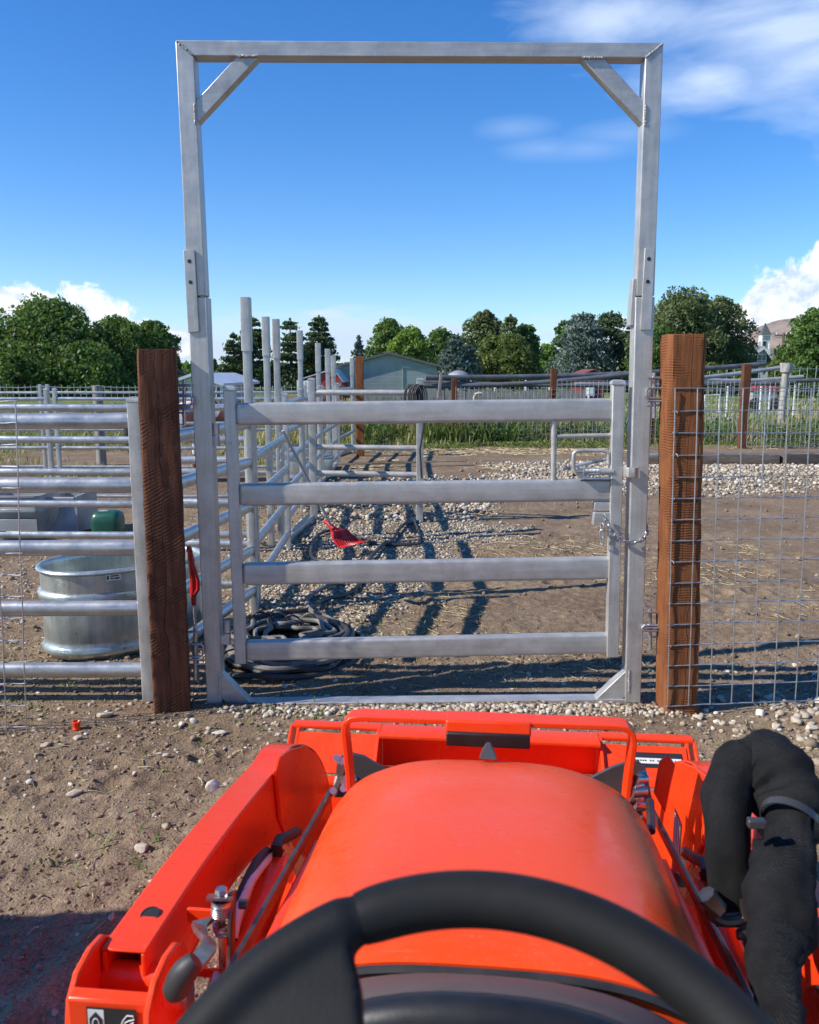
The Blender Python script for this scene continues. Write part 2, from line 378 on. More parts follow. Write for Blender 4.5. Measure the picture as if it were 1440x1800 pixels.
# ================================================================== ground
def axis(fine0, fine1, step, lo, hi, g=1.07):
    a = list(np.arange(fine0, fine1, step)); s = step; x = a[-1]
    while x < hi: s *= g; x += s; a.append(x)
    s = step; x = a[0]; b = []
    while x > lo: s *= g; x -= s; b.append(x)
    return np.array(b[::-1] + a)
xs = axis(-2.7, 2.8, .013, -7000, 7000, 1.06); ys = axis(.7, 6.2, .013, -60, 12000, 1.022)
X, Y = np.meshgrid(xs, ys); Z = height(X, Y)*sstep(400, 60, np.abs(X))*sstep(400, 60, Y)
V = np.stack([X, Y, Z], -1).reshape(-1, 3); nx, ny = len(xs), len(ys)
ii = np.arange((ny-1)*nx).reshape(ny-1, nx)[:, :-1].ravel()
Fq = np.stack([ii, ii+1, ii+1+nx, ii+nx], -1)
m, t, b = mat('dirt_and_grass')
co = t.coord('Object')
at = t.new('ShaderNodeAttribute'); at.attribute_name = 'gravel'; gr_ = t.new('ShaderNodeAttribute'); gr_.attribute_name = 'grass'
n1 = t.noise(co, 1.3, 6, .6); n2 = t.noise(co, 14, 6, .65); n3 = t.noise(co, 90, 4, .6)
dirt = t.ramp(t.math('ADD', t.math('MULTIPLY', n1, .5), t.math('MULTIPLY', n2, .5)), [(.36,(.170,.112,.068)),(.5,(.27,.19,.122)),(.64,(.385,.285,.192))])
dirt = t.mix(t.ramp(n3, [(.35,.55),(.6,0.0)]), dirt, (.095,.065,.045))
vo = t.new('ShaderNodeTexVoronoi'); vo.inputs['Scale'].default_value = 150; t.link(co, vo.inputs['Vector'])
gs = t.new('ShaderNodeSeparateColor'); t.link(vo.outputs['Color'], gs.inputs[0])
pe = t.math('MULTIPLY', t.ramp(gs.outputs[0], [(.86,0.0),(.88,1.0)]), t.ramp(vo.outputs['Distance'], [(.35,1.0),(.5,0.0)]))
dirt = t.mix(t.math('MULTIPLY', pe, .8), dirt, t.mix(gs.outputs[1], (.30,.25,.19), (.52,.48,.42)))
vo2 = t.new('ShaderNodeTexVoronoi'); vo2.inputs['Scale'].default_value = 34; vo2.inputs['Randomness'].default_value = 1; t.link(co, vo2.inputs['Vector'])
g2 = t.new('ShaderNodeSeparateColor'); t.link(vo2.outputs['Color'], g2.inputs[0])
grv = t.ramp(g2.outputs[0], [(0,(.24,.18,.12)),(.35,(.37,.30,.215)),(.7,(.50,.43,.33)),(1,(.64,.58,.48))])
grv = t.mix(t.ramp(vo2.outputs['Distance'], [(.35,0.0),(.75,1.0)]), grv, (.16,.12,.085))
gk = t.ramp(t.math('ADD', at.outputs['Fac'], t.math('MULTIPLY', t.math('SUBTRACT', g2.outputs[1], .5), .9)), [(.42,0.0),(.55,1.0)])
straw = t.ramp(t.noise(co, .9, 5, .7), [(.56,0.0),(.66,1.0)])
sw = t.n.new('ShaderNodeTexWave'); sw.inputs['Scale'].default_value = 30; sw.inputs['Distortion'].default_value = 14; sw.inputs['Detail'].default_value = 3; t.link(co, sw.inputs['Vector'])
colr = t.mix(gk, dirt, grv)
colr = t.mix(t.math('MULTIPLY', t.math('MULTIPLY', straw, sw.outputs['Fac']), .35), colr, (.50,.42,.22))
gn = t.noise(co, .35, 6, .65); gn2 = t.noise(t.coord('Object',(1,.3,1)), 2.5, 5, .7)
gcol = t.ramp(t.math('ADD', t.math('MULTIPLY', gn, .5), t.math('MULTIPLY', gn2, .5)), [(.38,(.075,.135,.028)),(.5,(.13,.19,.04)),(.62,(.27,.26,.10))])
gf = t.ramp(t.math('ADD', gr_.outputs['Fac'], t.math('MULTIPLY', t.math('SUBTRACT', n2, .5), .5)), [(.4,0.0),(.6,1.0)])
colr = t.mix(gf, colr, gcol)
hh = t.math('ADD', t.math('MULTIPLY', n2, .6), t.math('ADD', t.math('MULTIPLY', n3, .45), t.math('ADD', t.math('MULTIPLY', pe, .25), t.math('MULTIPLY', t.math('MULTIPLY', vo2.outputs['Distance'], gk), -1.6))))
setb(t, b, Base_Color=colr, Roughness=.95, Normal=t.bump(hh, 1.0, .022)); b.inputs['Specular IOR Level'].default_value = .15
M['ground'] = m
gro = mesh_np('ground', V, Fq, m, smooth=True, attr=[('gravel','POINT',gravel_mask(X,Y).ravel()),('grass','POINT',grass_mask(X,Y).ravel())])
tag(gro, kind='structure')
# ================================================================== stones and clods
t0 = (1+5**.5)/2
ICO = np.array([(-1,t0,0),(1,t0,0),(-1,-t0,0),(1,-t0,0),(0,-1,t0),(0,1,t0),(0,-1,-t0),(0,1,-t0),(t0,0,-1),(t0,0,1),(-t0,0,-1),(-t0,0,1)])/math.hypot(1,t0)
ICF = np.array([(0,11,5),(0,5,1),(0,1,7),(0,7,10),(0,10,11),(1,5,9),(5,11,4),(11,10,2),(10,7,6),(7,1,8),(3,9,4),(3,4,2),(3,2,6),(3,6,8),(3,8,9),(4,9,5),(2,4,11),(6,2,10),(8,6,7),(9,8,1)])
def subdiv(Vv, Ff):
    Vv = [tuple(v) for v in Vv]; c = {}; out = []
    def mid(a, b):
        k = (min(a,b), max(a,b))
        if k not in c:
            p = (np.array(Vv[a])+np.array(Vv[b]))/2; p = p/np.linalg.norm(p); c[k] = len(Vv); Vv.append(tuple(p))
        return c[k]
    for a, b_, d in Ff:
        x, y, z = mid(a,b_), mid(b_,d), mid(d,a); out += [(a,x,z),(b_,y,x),(d,z,y),(x,y,z)]
    return np.array(Vv), np.array(out)
IC2, IF2 = subdiv(ICO, ICF); IC3, IF3 = subdiv(IC2, IF2)
def stones(name, px_, py_, size, m, flat=.65, sub=0, sink=.25, kind='stuff', rough=.15, label=None):
    base, bf = ((ICO, ICF), (IC2, IF2), (IC3, IF3))[sub]
    N = len(px_); nvv = len(base)
    B = np.repeat(base[None], N, 0)
    jit = 1 + rng.normal(0, rough, (N, nvv))
    B = B*jit[..., None]
    ax = np.stack([rng.uniform(.75,1.35,N), rng.uniform(.6,1.05,N), rng.uniform(.4,.85,N)*flat/.65], -1)
    B = B*ax[:, None]
    a = rng.uniform(0, 2*np.pi, N); tl = rng.normal(0, .25, N)
    ct, st2 = np.cos(tl)[:,None], np.sin(tl)[:,None]
    x, y, z = B[...,0], B[...,1], B[...,2]; y, z = y*ct-z*st2, y*st2+z*ct
    c_, s_ = np.cos(a)[:,None], np.sin(a)[:,None]; x, y = x*c_-y*s_, x*s_+y*c_
    B = np.stack([x, y, z], -1)*(size[:,None,None]/2)
    zz = height(px_, py_) + size*ax[:,2]*.5*(1-2*sink)*.8
    B = B + np.stack([px_, py_, zz], -1)[:, None]
    Fc = (bf[None] + (np.arange(N)*nvv)[:,None,None]).reshape(-1, 3)
    rnd = np.repeat(rng.uniform(0,1,N), nvv)
    o = mesh_np(name, B.reshape(-1,3), Fc, m, smooth=False, attr=[('rnd','POINT',rnd)])
    if kind: tag(o, label, None, None, kind)
    return o
def stonemat(name, stops):
    m, t, b = mat(name); a = t.new('ShaderNodeAttribute'); a.attribute_name = 'rnd'
    n = t.noise(t.coord('Object'), 60, 4, .6)
    c = t.ramp(a.outputs['Fac'], stops); c = t.mix(t.ramp(n, [(.4,.0),(.7,.5)]), c, (.22,.17,.12))
    setb(t, b, Base_Color=c, Roughness=.85, Normal=t.bump(n, .3, .004)); b.inputs['Specular IOR Level'].default_value = .3
    return m
M['stone'] = stonemat('pale_stone', [(0,(.22,.165,.11)),(.3,(.36,.285,.20)),(.6,(.48,.41,.31)),(.85,(.60,.54,.44)),(1,(.70,.65,.56))])
M['clod'] = stonemat('dirt_clod', [(0,(.15,.10,.063)),(.5,(.235,.165,.109)),(1,(.34,.25,.17))])
def place(N, x0, x1, y0, y1, dens):
    x = rng.uniform(x0,x1,N); y = y0 + (y1-y0)*rng.uniform(0,1,N)
    k = rng.uniform(0,1,N) < dens(x,y); return x[k], y[k]
def sizes(n, lo, hi, p=2.6): return lo + (hi-lo)*rng.uniform(0,1,n)**p
x, y = place(36000, -2.6, 2.7, .9, 5.0, lambda x,y: .25 + .75*sstep(-.25,.2,fbm(x*1.5,y*1.5,3,21)))
tag(stones('dirt_clods', x, y, sizes(len(x), .004, .022, 3.2), M['clod'], .7, rough=.3, sink=.35), 'small brown clods of dry earth strewn over the bare ground', 'dirt clods', None, 'stuff')
x, y = place(17000, -2.6, 2.7, .9, 4.6, lambda x,y: (.16+.35*sstep(2.6,3.7,y)+.3*sstep(.9,2,x)*sstep(2.4,3.2,y))*sstep(-.35,.25,fbm(x*1.2,y*1.2,3,31)))
stones('pebbles', x, y, sizes(len(x), .004, .034, 4.0), M['stone'], .6, 1, sink=.42)
x, y = place(6000, -1.05, 1.5, 3.62, 4.05, lambda x,y: gravel_mask(x,y)*(np.abs(y-3.965) > .05))
stones('gravel_strip', x, y, sizes(len(x), .009, .033, 1.8), M['stone'], .8, 1)
x, y = place(52000, -3.2, 1.9, 4.5, 9.0, lambda x,y: gravel_mask(x,y)**1.2*(1-.05*(y-4.5)))
stones('gravel_bed', x, y, sizes(len(x), .008, .036, 2.6), M['stone'], .7, 0, sink=.25)
x, y = place(34000, -2, 9, 9, 15.8, lambda x,y: gravel_mask(x,y)*.8)
stones('gravel_bank', x, y, sizes(len(x), .02, .075, 2.2), M['stone'], .75, 0, sink=.2)
x, y = place(2600, 1.6, 4.2, 3.1, 4.1, lambda x,y: .6*sstep(-.1,.3,fbm(x*2,y*2,3,41)+.12))
stones('loose_stones', x, y, sizes(len(x), .012, .055, 2.4), M['stone'], .7, 1)
x, y = place(5200, -9, 8, 4.3, 12, lambda x,y: .5*(1-gravel_mask(x,y)))
tag(stones('yard_clods', x, y, sizes(len(x), .01, .05, 3), M['clod'], .9), 'scattered brown clods over the earth yard behind the gate', 'dirt clods', None, 'stuff')
# straw, twigs
def strands(name, N, x0, x1, y0, y1, dens, l0, l1, wd, m, lift=.004, label=None):
    x, y = place(N, x0, x1, y0, y1, dens); n = len(x)
    a = rng.uniform(0, np.pi*2, n); ln = rng.uniform(l0, l1, n)*rng.uniform(.4,1,n); bend = rng.normal(0, .25, n)
    pts = []
    for k in range(4):
        s = (k/3-.5)*ln; px_ = x + np.cos(a+bend*(k-1.5))*s; py_ = y + np.sin(a+bend*(k-1.5))*s
        pts.append(np.stack([px_, py_, height(px_,py_) + lift + np.abs(rng.normal(0,.003,n))], -1))
    Pn = np.stack(pts, 1); w = wd*rng.uniform(.5,1.3,n)
    off = np.stack([-np.sin(a)*w/2, np.cos(a)*w/2, 0*a], -1)[:,None]; up = np.array([0,0,1.0])*(w[:,None,None]*.7)
    V = np.stack([Pn+off, Pn-off, Pn+up], 2)      # n,4,3,3
    idx = (np.arange(n)*12)[:,None,None]
    fs = []
    for k in range(3):
        for j in range(3):
            fs.append([k*3+j, k*3+(j+1)%3, (k+1)*3+(j+1)%3, (k+1)*3+j])
    Fc = (np.array(fs)[None] + idx).reshape(-1,4)
    o = mesh_np(name, V.reshape(-1,3), Fc, m, attr=[('rnd','POINT',np.repeat(rng.uniform(0,1,n),12))])
    tag(o, label, None, None, 'stuff'); return o
M['straw'] = stonemat('dry_straw', [(0,(.30,.20,.10)),(.4,(.48,.38,.20)),(1,(.66,.58,.36))])
strands('straw', 1500, -2.6, 2.7, .9, 4.3, lambda x,y: .25+.75*sstep(0,.2,fbm(x,y,3,51)), .02, .11, .0035, M['straw'])
strands('hay_scatter', 9000, -2.5, 3.2, 4.3, 10, lambda x,y: sstep(.02,.2,fbm(x*.9,y*.9,3,61)+.22*np.exp(-((x-1.55)**2+(y-7.6)**2)*1.5)+.25*np.exp(-((x+.85)**2*4+(y-5.2)**2*2))), .04, .18, .005, M['straw'])
strands('far_hay', 5000, -1, 8, 14, 19, lambda x,y: sstep(.02,.18,fbm(x*.5,y*.8,3,71)+.2*np.exp(-((x-1.8)**2*.25+(y-17.6)**2))), .1, .35, .012, M['straw'])
# stones big enough to point at
def stone(px, py, s, label, flat=.6, shape=(1,1,1), rz=0, seed=0):
    p = G(px, py); r2 = np.random.default_rng(seed)
    B = IC3*(1 + .22*(np.stack([vn(IC3[:,0]*1.6+seed, IC3[:,1]*1.6+IC3[:,2], seed+3)], -1)-.5) + r2.normal(0,.018,(len(IC3),1)))
    
    for _ in range(14):
        d_ = r2.normal(0,1,3); d_ /= np.linalg.norm(d_); B = B - d_*np.maximum(0, B@d_ - r2.uniform(.5,.8))[:,None]
    B = B*np.array([shape[0], shape[1], flat*shape[2]])*s/2
    c_, s_ = math.cos(rz), math.sin(rz); B = np.stack([B[:,0]*c_-B[:,1]*s_, B[:,0]*s_+B[:,1]*c_, B[:,2]], -1)
    o = mesh_np('stone', B, IF3, M['stone'], smooth=True, attr=[('rnd','POINT',np.full(len(B), .55+.4*r2.random()))])
    o.location = (p.x, p.y, hz(p.x,p.y)+s*flat*.28); tag(o, label, 'stone', 'large stones lying on the bare ground')
stone(132,1398,.068,'flat white stone with a dark hollow lying alone on the left dirt', .42, (1.1,.85,1), .3, 1)
stone(374,1385,.080,'tall pale grey stone beside the knee of the left loader arm', .62, (1.0,.7,1), .5, 2)
stone(250,1492,.062,'dull grey half buried stone among weeds left of the loader arm', .5, (1,.9,1), .1, 3)
stone(320,1275,.040,'round grey pebble in front of the left brown post', .7, (1,1,1), 0, 4)
stone(185,1262,.085,'long knobbly pale stone right of the small orange cap', .45, (1.3,.6,1), .4, 5)
stone(138,1300,.05,'grey stone just below the small orange cap', .6, (1.2,.7,1), .2, 6)
stone(82,1312,.05,'flat pale stone at the far left below the mesh corner', .4, (1.2,.8,1), .3, 7)
stone(1228,1264,.062,'smooth white egg shaped stone in front of the right brown post', .6, (1.15,.85,1), -.3, 8)
stone(1365,1284,.055,'white stone above the black hose sleeve', .6, (1.1,.9,1), .1, 9)
stone(1425,1290,.06,'white stone at the right edge above the hose sleeve', .6, (1.2,.8,1), .2, 10)
stone(1268,1228,.055,'brown rounded stone at the foot of the right wire mesh', .8, (1,1,1), 0, 11)
stone(292,1335,.036,'small white stone left of the loader arm knee', .6, (1.2,.8,1), 0, 12)
stone(385,1292,.06,'long flat pale stone between left post and bucket', .35, (1.6,.7,1), .3, 13)
# ================================================================== low weeds, grass
def blades(name, N, x0, x1, y0, y1, dens, h0, h1, wd, m, lean=.5, label=None, cat=None, seg=2):
    x, y = place(N, x0, x1, y0, y1, dens); n = len(x)
    h = rng.uniform(h0, h1, n)*rng.uniform(.5,1,n); a = rng.uniform(0,2*np.pi,n); ln = rng.uniform(.1,1,n)*lean*h
    z = height(x,y); sd2 = np.stack([-np.sin(a), np.cos(a), 0*a],-1)*(wd*rng.uniform(.6,1.4,n)/2)[:,None]
    dr = np.stack([np.cos(a), np.sin(a), 0*a], -1)
    b0 = np.stack([x,y,z],-1); m1 = b0 + dr*(ln*.35)[:,None] + np.array([0,0,1])*(h*.6)[:,None]; tp = b0 + dr*ln[:,None] + np.array([0,0,1])*h[:,None]
    V = np.stack([b0-sd2*.7, b0+sd2*.7, m1+sd2, m1-sd2, tp+sd2*.15, tp-sd2*.15], 1).reshape(-1,3)
    i = (np.arange(n)*6)[:,None]; Fc = np.concatenate([i+np.array([0,1,2,3]), i+np.array([3,2,4,5])])
    o = mesh_np(name, V, Fc, m, attr=[('rnd','POINT',np.repeat(rng.uniform(0,1,n),6))]); tag(o, label, cat, None, 'stuff'); return o
def leafmat(name, stops, tr=.35, scale=.6):
    m, t, b = mat(name); a = t.new('ShaderNodeAttribute'); a.attribute_name = 'rnd'
    n = t.noise(t.coord('Object'), scale, 4, .6)
    c = t.ramp(t.math('ADD', t.math('MULTIPLY', a.outputs['Fac'], .45), t.math('MULTIPLY', t.math('ADD', t.math('MULTIPLY', t.math('SUBTRACT', n, .5), 2.2), .5), .55)), stops)
    setb(t, b, Base_Color=c, Roughness=.55); b.inputs['Specular IOR Level'].default_value = .3
    tr_ = t.new('ShaderNodeBsdfTranslucent'); t.link(t.mix(.5, c, (.25,.32,.03), 'MIX'), tr_.inputs['Color'])
    mx = t.new('ShaderNodeMixShader'); mx.inputs[0].default_value = tr; out = m.node_tree.nodes['Material Output']
    t.link(b.outputs[0], mx.inputs[1]); t.link(tr_.outputs[0], mx.inputs[2]); t.link(mx.outputs[0], out.inputs['Surface'])
    return m
M['weed'] = leafmat('weed_leaf', [(.2,(.07,.12,.03)),(.5,(.14,.20,.05)),(.8,(.24,.27,.08))], .3, 3)
M['grass'] = leafmat('grass_blade', [(.1,(.10,.16,.035)),(.3,(.20,.23,.065)),(.5,(.36,.33,.14)),(.8,(.55,.47,.26))], .35, .5)
spots = [(430,1262,.25),(200,1480,.2),(240,1500,.2),(120,1520,.2),(280,1430,.18),(370,1295,.18),(1300,1225,.12),(1345,1238,.1),(895,1190,.2),(560,1255,.25),(640,1262,.2),(60,1240,.3),(170,1205,.3),(250,1200,.2),(1200,1120,.3),(300,1345,.15)]
cs = [(G(a,b_).x, G(a,b_).y, r) for a,b_,r in spots]
def wd_(x,y):
    f = 0
    for cx,cy,r in cs: f = np.maximum(f, np.exp(-((x-cx)**2+(y-cy)**2)/(r*.55)**2))
    return f*sstep(-.15,.15,fbm(x*9,y*9,2,81))*.6
blades('weed_sprigs', 42000, -2.5, 2.3, 1.2, 4.6, wd_, .008, .035, .008, M['weed'], 1.6)
blades('grass_sprigs', 26000, -9, 3.5, 4.4, 12, lambda x,y: (.02+.25*sstep(.15,.3,fbm(x*.7,y*.7,3,91)+.2*np.exp(-((x+2.2)**2*.3+(y-4.4)**2*6)))), .03, .10, .006, M['grass'], 1.0)
blades('fence_line_grass', 44000, -11, 15, 17.8, 24, lambda x,y: sstep(18.5,19.6,y+fbm(x*.9,y*.9,3,95)*2.5)*(.5+.5*sstep(-.1,.1,fbm(x*1.3,y*1.3,2,96))), .08, .34, .020, M['grass'], 1.1)
blades('meadow_grass', 42000, -14, 26, 23, 50, lambda x,y: (.3+.7*sstep(0,.15,fbm(x*.3,y*.3,3,97))), .10, .30, .05, M['grass'], .8)
blades('pen_grass', 16000, -12, -1.4, 12.5, 20, lambda x,y: sstep(-.05,.15,fbm(x*.6,y*.6,3,98)+.02*(y-14)), .06, .22, .018, M['grass'], .9)
# ================================================================== hills
def ridge(name, pts, depth, m):
    """pts (px, py crest) at distance depth; a rounded ridge with folds"""
    n = 90; k = 14; V = []; xs_ = np.linspace(pts[0][0], pts[-1][0], n); yy = np.interp(xs_, [p[0] for p in pts], [p[1] for p in pts])
    for i in range(n):
        c = P(xs_[i], yy[i], depth); h = c.z
        for j in range(k):
            s = j/(k-1); yo = depth - (1-s)*depth*.38; z = h*(s**.8) + h*.10*math.sin(i*.45+j*.8)*math.sin(s*math.pi) + h*.05*math.sin(i*1.3+j*.3)*math.sin(s*math.pi)
            V.append((c.x*(yo/depth)**.2, yo, z-2))
        for s, z in ((.3,.7),(.8,-.02)): V.append((c.x, depth+depth*.2*s, h*z))
    k2 = k+2; Fc = [[i*k2+j, (i+1)*k2+j, (i+1)*k2+j+1, i*k2+j+1] for i in range(n-1) for j in range(k2-1)]
    o = mesh_np(name, V, Fc, m, smooth=True); tag(o, kind='structure'); return o
hm, t, b = mat('dry_hillside')
nn = t.noise(t.coord('Object',(1,.35,1)), .006, 8, .62, 1.5)
setb(t, b, Base_Color=t.ramp(nn, [(.38,(.14,.12,.085)),(.48,(.27,.20,.155)),(.65,(.36,.275,.22))]), Roughness=1.0, Normal=t.bump(nn, .8, 60)); b.inputs['Specular IOR Level'].default_value = 0
ridge('hills', [(1120,652),(1230,622),(1300,588),(1322,578),(1365,562),(1415,556),(1500,540),(1640,520),(1900,535),(2300,560)], 3600, hm)
ridge('hills', [(-900,610),(-500,600),(-200,622),(100,640),(330,646),(560,648),(800,649),(1000,648),(1150,646)], 4800, hm)

# far air
hv = bpy.data.materials.new('haze'); hv.use_nodes = True; hn = hv.node_tree; hn.nodes.clear()
ho = hn.nodes.new('ShaderNodeOutputMaterial'); pv = hn.nodes.new('ShaderNodeVolumePrincipled'); pv.inputs['Density'].default_value = HAZE; pv.inputs['Color'].default_value = (.80,.87,1,1); pv.inputs['Anisotropy'].default_value = .2
hn.links.new(pv.outputs[0], ho.inputs['Volume'])
if HAZE > 0:
    hb = MB().box((0,6600,258), (17000,13800,522)).build('haze', hv); tag(hb, kind='stuff')
# ================================================================== bow frame of the gate
M['weld'] = simple('weld_metal', (.52,.50,.47), (.34,.33,.31), 60, .5, .4, .4, 300, .002)
YG = 3.97; TK = .085
def rel(root, p): return Vector(p) - root.location
base = G(745,1238); base.y = YG; base.z = 0
bow = empty('gate_arch', base, 'tall galvanised square tube arch standing between the two big brown posts', 'gate frame')
def pz(root, pts, Y, ext): return MB().prism([rel(root, P(a,b_,Y)) for a,b_ in pts], ext)
E = Vector((0,TK,0))
def lx(y): return 308 + (y-70)*.0487
def rx(y): return 1166.5 - (y-75)*.0355
wl, wr = 31.5, 31
pz(bow, [(lx(71),71),(lx(98)+wl,99),(lx(520)+wl,520),(lx(520),520)], YG, E).build('post', M['gatev'], bow, bevel=.004)
pz(bow, [(rx(75),76),(rx(520),520),(rx(520)-wr,520),(rx(102)-wr,102)], YG, E).build('post', M['gatev'], bow, bevel=.004)
pz(bow, [(lx(71)+1,70),(rx(75)-1,75),(rx(102)-wr,101),(lx(98)+wl,98)], YG, E).build('top_bar', M['gate'], bow, bevel=.004)
E2 = Vector((0,TK+.004,0))
pz(bow, [(lx(522)-1,522),(lx(522)+wl+2,522),(lx(1238)+wl-6,1240),(lx(1238)-1,1240)], YG-.002, E2).build('lower_post', M['gatev'], bow, bevel=.004)
pz(bow, [(rx(522)+1,522),(rx(522)-wr-2,522),(rx(1234)-wr+5,1236),(rx(1234)+1,1236)], YG-.002, E2).build('lower_post', M['gatev'], bow, bevel=.004)
def brace(pts, yo=.008): pz(bow, pts, YG+yo, Vector((0,.06,0))).build('brace', M['gate'], bow, bevel=.003)
def bead(pa, pb, n=26):
    a, b_ = rel(bow, P(*pa, YG-.001)), rel(bow, P(*pb, YG-.001)); pts = [a.lerp(b_, k/n)+Vector((random.gauss(0,.0012), random.gauss(0,.0008), random.gauss(0,.0012))) for k in range(n+1)]
    MB().tube(pts, [.0032+.0016*(k%2)+random.uniform(0,.001) for k in range(n+1)], 7).build('weld_bead', M['weld'], bow)
for a_, b__ in (((310,72),(339,97)),((1166,76),(1135,101)),((416,98.5),(454,98)),((341,182),(343,219)),((1024,101),(1062,101)),((1135,184),(1134,221)),((385,1181),(385,1222)),((1106,1177),(1106,1218))): bead(a_, b__)
brace([(340,181),(416,99.5),(455,99.5),(342,221)])
brace([(1022,102),(1062,102),(1136,183),(1134,223)])
brace([(385,1180),(385,1222),(400,1237),(444,1239)]); brace([(1106,1175),(1106,1218),(1092,1232),(1047,1230)])
# base bar nearly buried
pz(bow, [(391,1237),(1100,1230),(1100,1244),(391,1251)], YG, E).build('base_bar', M['gate'], bow, bevel=.004)
# sleeves
def sleeve(pts, yo, d, holes=()):
    o = pz(bow, pts, YG+yo, Vector((0,d,0))).build('sleeve_plate', M['gatev'], bow, bevel=.002)
    for hx, hy in holes:
        c = P(hx,hy,YG+yo); MB().lathe([(.0,-.0015),(.0088,-.0015),(.0088,.004)], rel(bow,c), 14, 'y').build('bolt_hole', M['lab_black'], o)
sleeve([(322,439),(342,439),(350,583),(331,585)], -.011, .009, ((333,459),(335,496)))
sleeve([(350,495),(357.5,495),(362.5,574),(354,574)], .012, .07)
sleeve([(1134,436),(1152,436),(1145,580),(1126,580)], -.011, .009, ((1141,455),(1139,495)))
sleeve([(1113,490),(1120,490),(1114,572),(1108,572)], .012, .07)
# hinge barrels on the left upright
def cyl(p, q, r, n=16): return MB().tube([p,q], r, n)
for (x, y0, ym, y1) in ((380,744,764,784),(400,1092,1112,1132)):
    for a,b_ in ((y0,ym-1),(ym+1,y1)):
        cyl(rel(bow,P(x,a,YG+.03)), rel(bow,P(x,b_,YG+.03)), .0165).build('hinge_barrel', M['gate'], bow)
    MB().box(rel(bow,P(x-8,y1-9,YG+.035)), (.05,.04,.045)).build('hinge_plate', M['gate'], bow, bevel=.002)
# latch keeper on the right upright
kp = MB(); c0 = rel(bow, P(1112,830,YG-.03))
pp = [c0+Vector((-.030,.045,0)), c0+Vector((-.030,.0,0)), c0+Vector((-.018,-.016,0)), c0+Vector((.005,-.020,0)), c0+Vector((.022,-.010,0)), c0+Vector((.026,.022,0))]
for i in range(5): kp.rr(pp[i], pp[i+1], .006, .046, .002)
kp.build('latch_keeper', M['gate'], bow)
# ================================================================== the swing gate
gp = G(420,1168); gp.y = YG+.02; gp.z = 0
gate = empty('swing_gate', gp, 'closed galvanised gate of four wide horizontal rails hung inside the arch', 'gate')
Yr = YG + .020
def vbar(root, x0, x1, yt, yb, xb0, xb1, Y, d, name='stile', cap=True, m='gatev'):
    o = pz(root, [(x0,yt),(x1,yt),(xb1,yb),(xb0,yb)], Y, Vector((0,d,0))).build(name, M[m], root, bevel=.004)
    if cap:
        c = rel(root, (P(x0,yt,Y)+P(x1,yt,Y))/2) + Vector((0,d/2,0)); w = (P(x1,yt,Y)-P(x0,yt,Y)).length/2+.003
        hw = d/2+.003
        rg = []
        for s, z in ((1,-.0),(1,.010),(.86,.018),(.45,.023)):
            rg.append([c+Vector((x*w*s, y*hw*s, z)) for x,y in ((-1,-1),(1,-1),(1,1),(-1,1))])
        MB().prof(rg).build('post_cap', M['gate'], o)
    return o
vbar(gate, 392,412,686,1168, 413,432, Yr-.012, .052)
vbar(gate, 1077.5,1099,676,1156, 1067.5,1088, Yr-.012, .052)
for (x0,x1,a0,a1,b0,b1) in ((417,1079,708,748,700,740.5),(423,1075,851,890,843,881),(430,1071,991,1030,981,1019),(435,1068,1128,1163.5,1115,1150)):
    p = (P(x0,a0,Yr)+P(x0,a1,Yr))/2; q = (P(x1,b0,Yr)+P(x1,b1,Yr))/2; h = (P(x0,a0,Yr)-P(x0,a1,Yr)).length
    mb = MB(); sdv = (q-p).normalized(); off = Vector((0,.026,0))
    # squared pipe: softly rounded at the left end
    prof = []
    for cx, cy, a0_ in ((1,1,0),(-1,1,90),(-1,-1,180),(1,-1,270)):
        for k in range(6):
            a = R(a0_+90*k/5); prof.append((cx*(.026-.016)+.016*math.cos(a), cy*(h/2-.015)+.015*math.sin(a)))
    rings = []
    for s, sc in ((-.012,.55),(-.006,.86),(.006,.98),(.02,1),(None,1)):
        o_ = rel(gate, (p + sdv*s if s is not None else q)) + off
        rings.append([o_ + Vector((0, x*sc, y*sc)) for x, y in prof])
    ro = mb.prof(rings).build('rail', M['gate'], gate, 50)
    for e_, s0 in ((rel(gate,p)+off, -.010), (rel(gate,q)+off, .001)):
        wr_ = []
        for jj in range(3):
            sc = (1.0,1.035,1.0)[jj]; base_ = e_ + sdv*(s0+(jj-1)*.0035)
            wr_.append([base_ + Vector((random.gauss(0,.0007), x*sc+random.gauss(0,.0006), y*sc*1.0+random.gauss(0,.0009)+ (.0015 if jj==1 else 0)*(1 if y>0 else -1))) for x, y in prof])
        if s0 > 0: MB().prof(wr_).build('weld_bead', M['weld'], ro, 80)
def pip(root, pts, r, Y, name, m='gate', n=12):
    return MB().tube([rel(root, P(a,b_,Y)) for a,b_ in pts], r, n).build(name, M[m], root)
pip(gate, [(974,740),(973.5,844)], .0135, Yr+.02, 'latch_post')
pip(gate, [(979,767),(1078,765)], .0105, Yr+.02, 'latch_crossbar')
hnd = [(1012,830),(1009,824),(1008,806),(1009,797),(1014,793),(1025,792),(1060,792),(1067,794),(1070,800),(1070,813)]
lt = pip(gate, hnd, .0095, Yr-.0, 'latch_handle')
pip(gate, [(1012,829),(1026,829),(1096,829),(1108,829.5)], .0085, Yr-.0, 'latch_bolt', 'cast')
coil = []
for k in range(150):
    a = k*.5; x = 1025+k*.19; coil.append(rel(gate, P(x,829,Yr)) + Vector((0,.0155*math.cos(a),.0155*math.sin(a))))
MB().tube(coil, .0032, 6).build('latch_spring', M['cast'], gate)
MB().tube([rel(gate,P(1052,829,Yr)), rel(gate,P(1078,829,Yr))], .017, 16).build('bolt_tube', M['gate'], gate)
MB().rr(rel(gate,P(1024,841,Yr)), rel(gate,P(1078,841,Yr)), .045, .006, .002).build('latch_plate', M['cast'], gate)
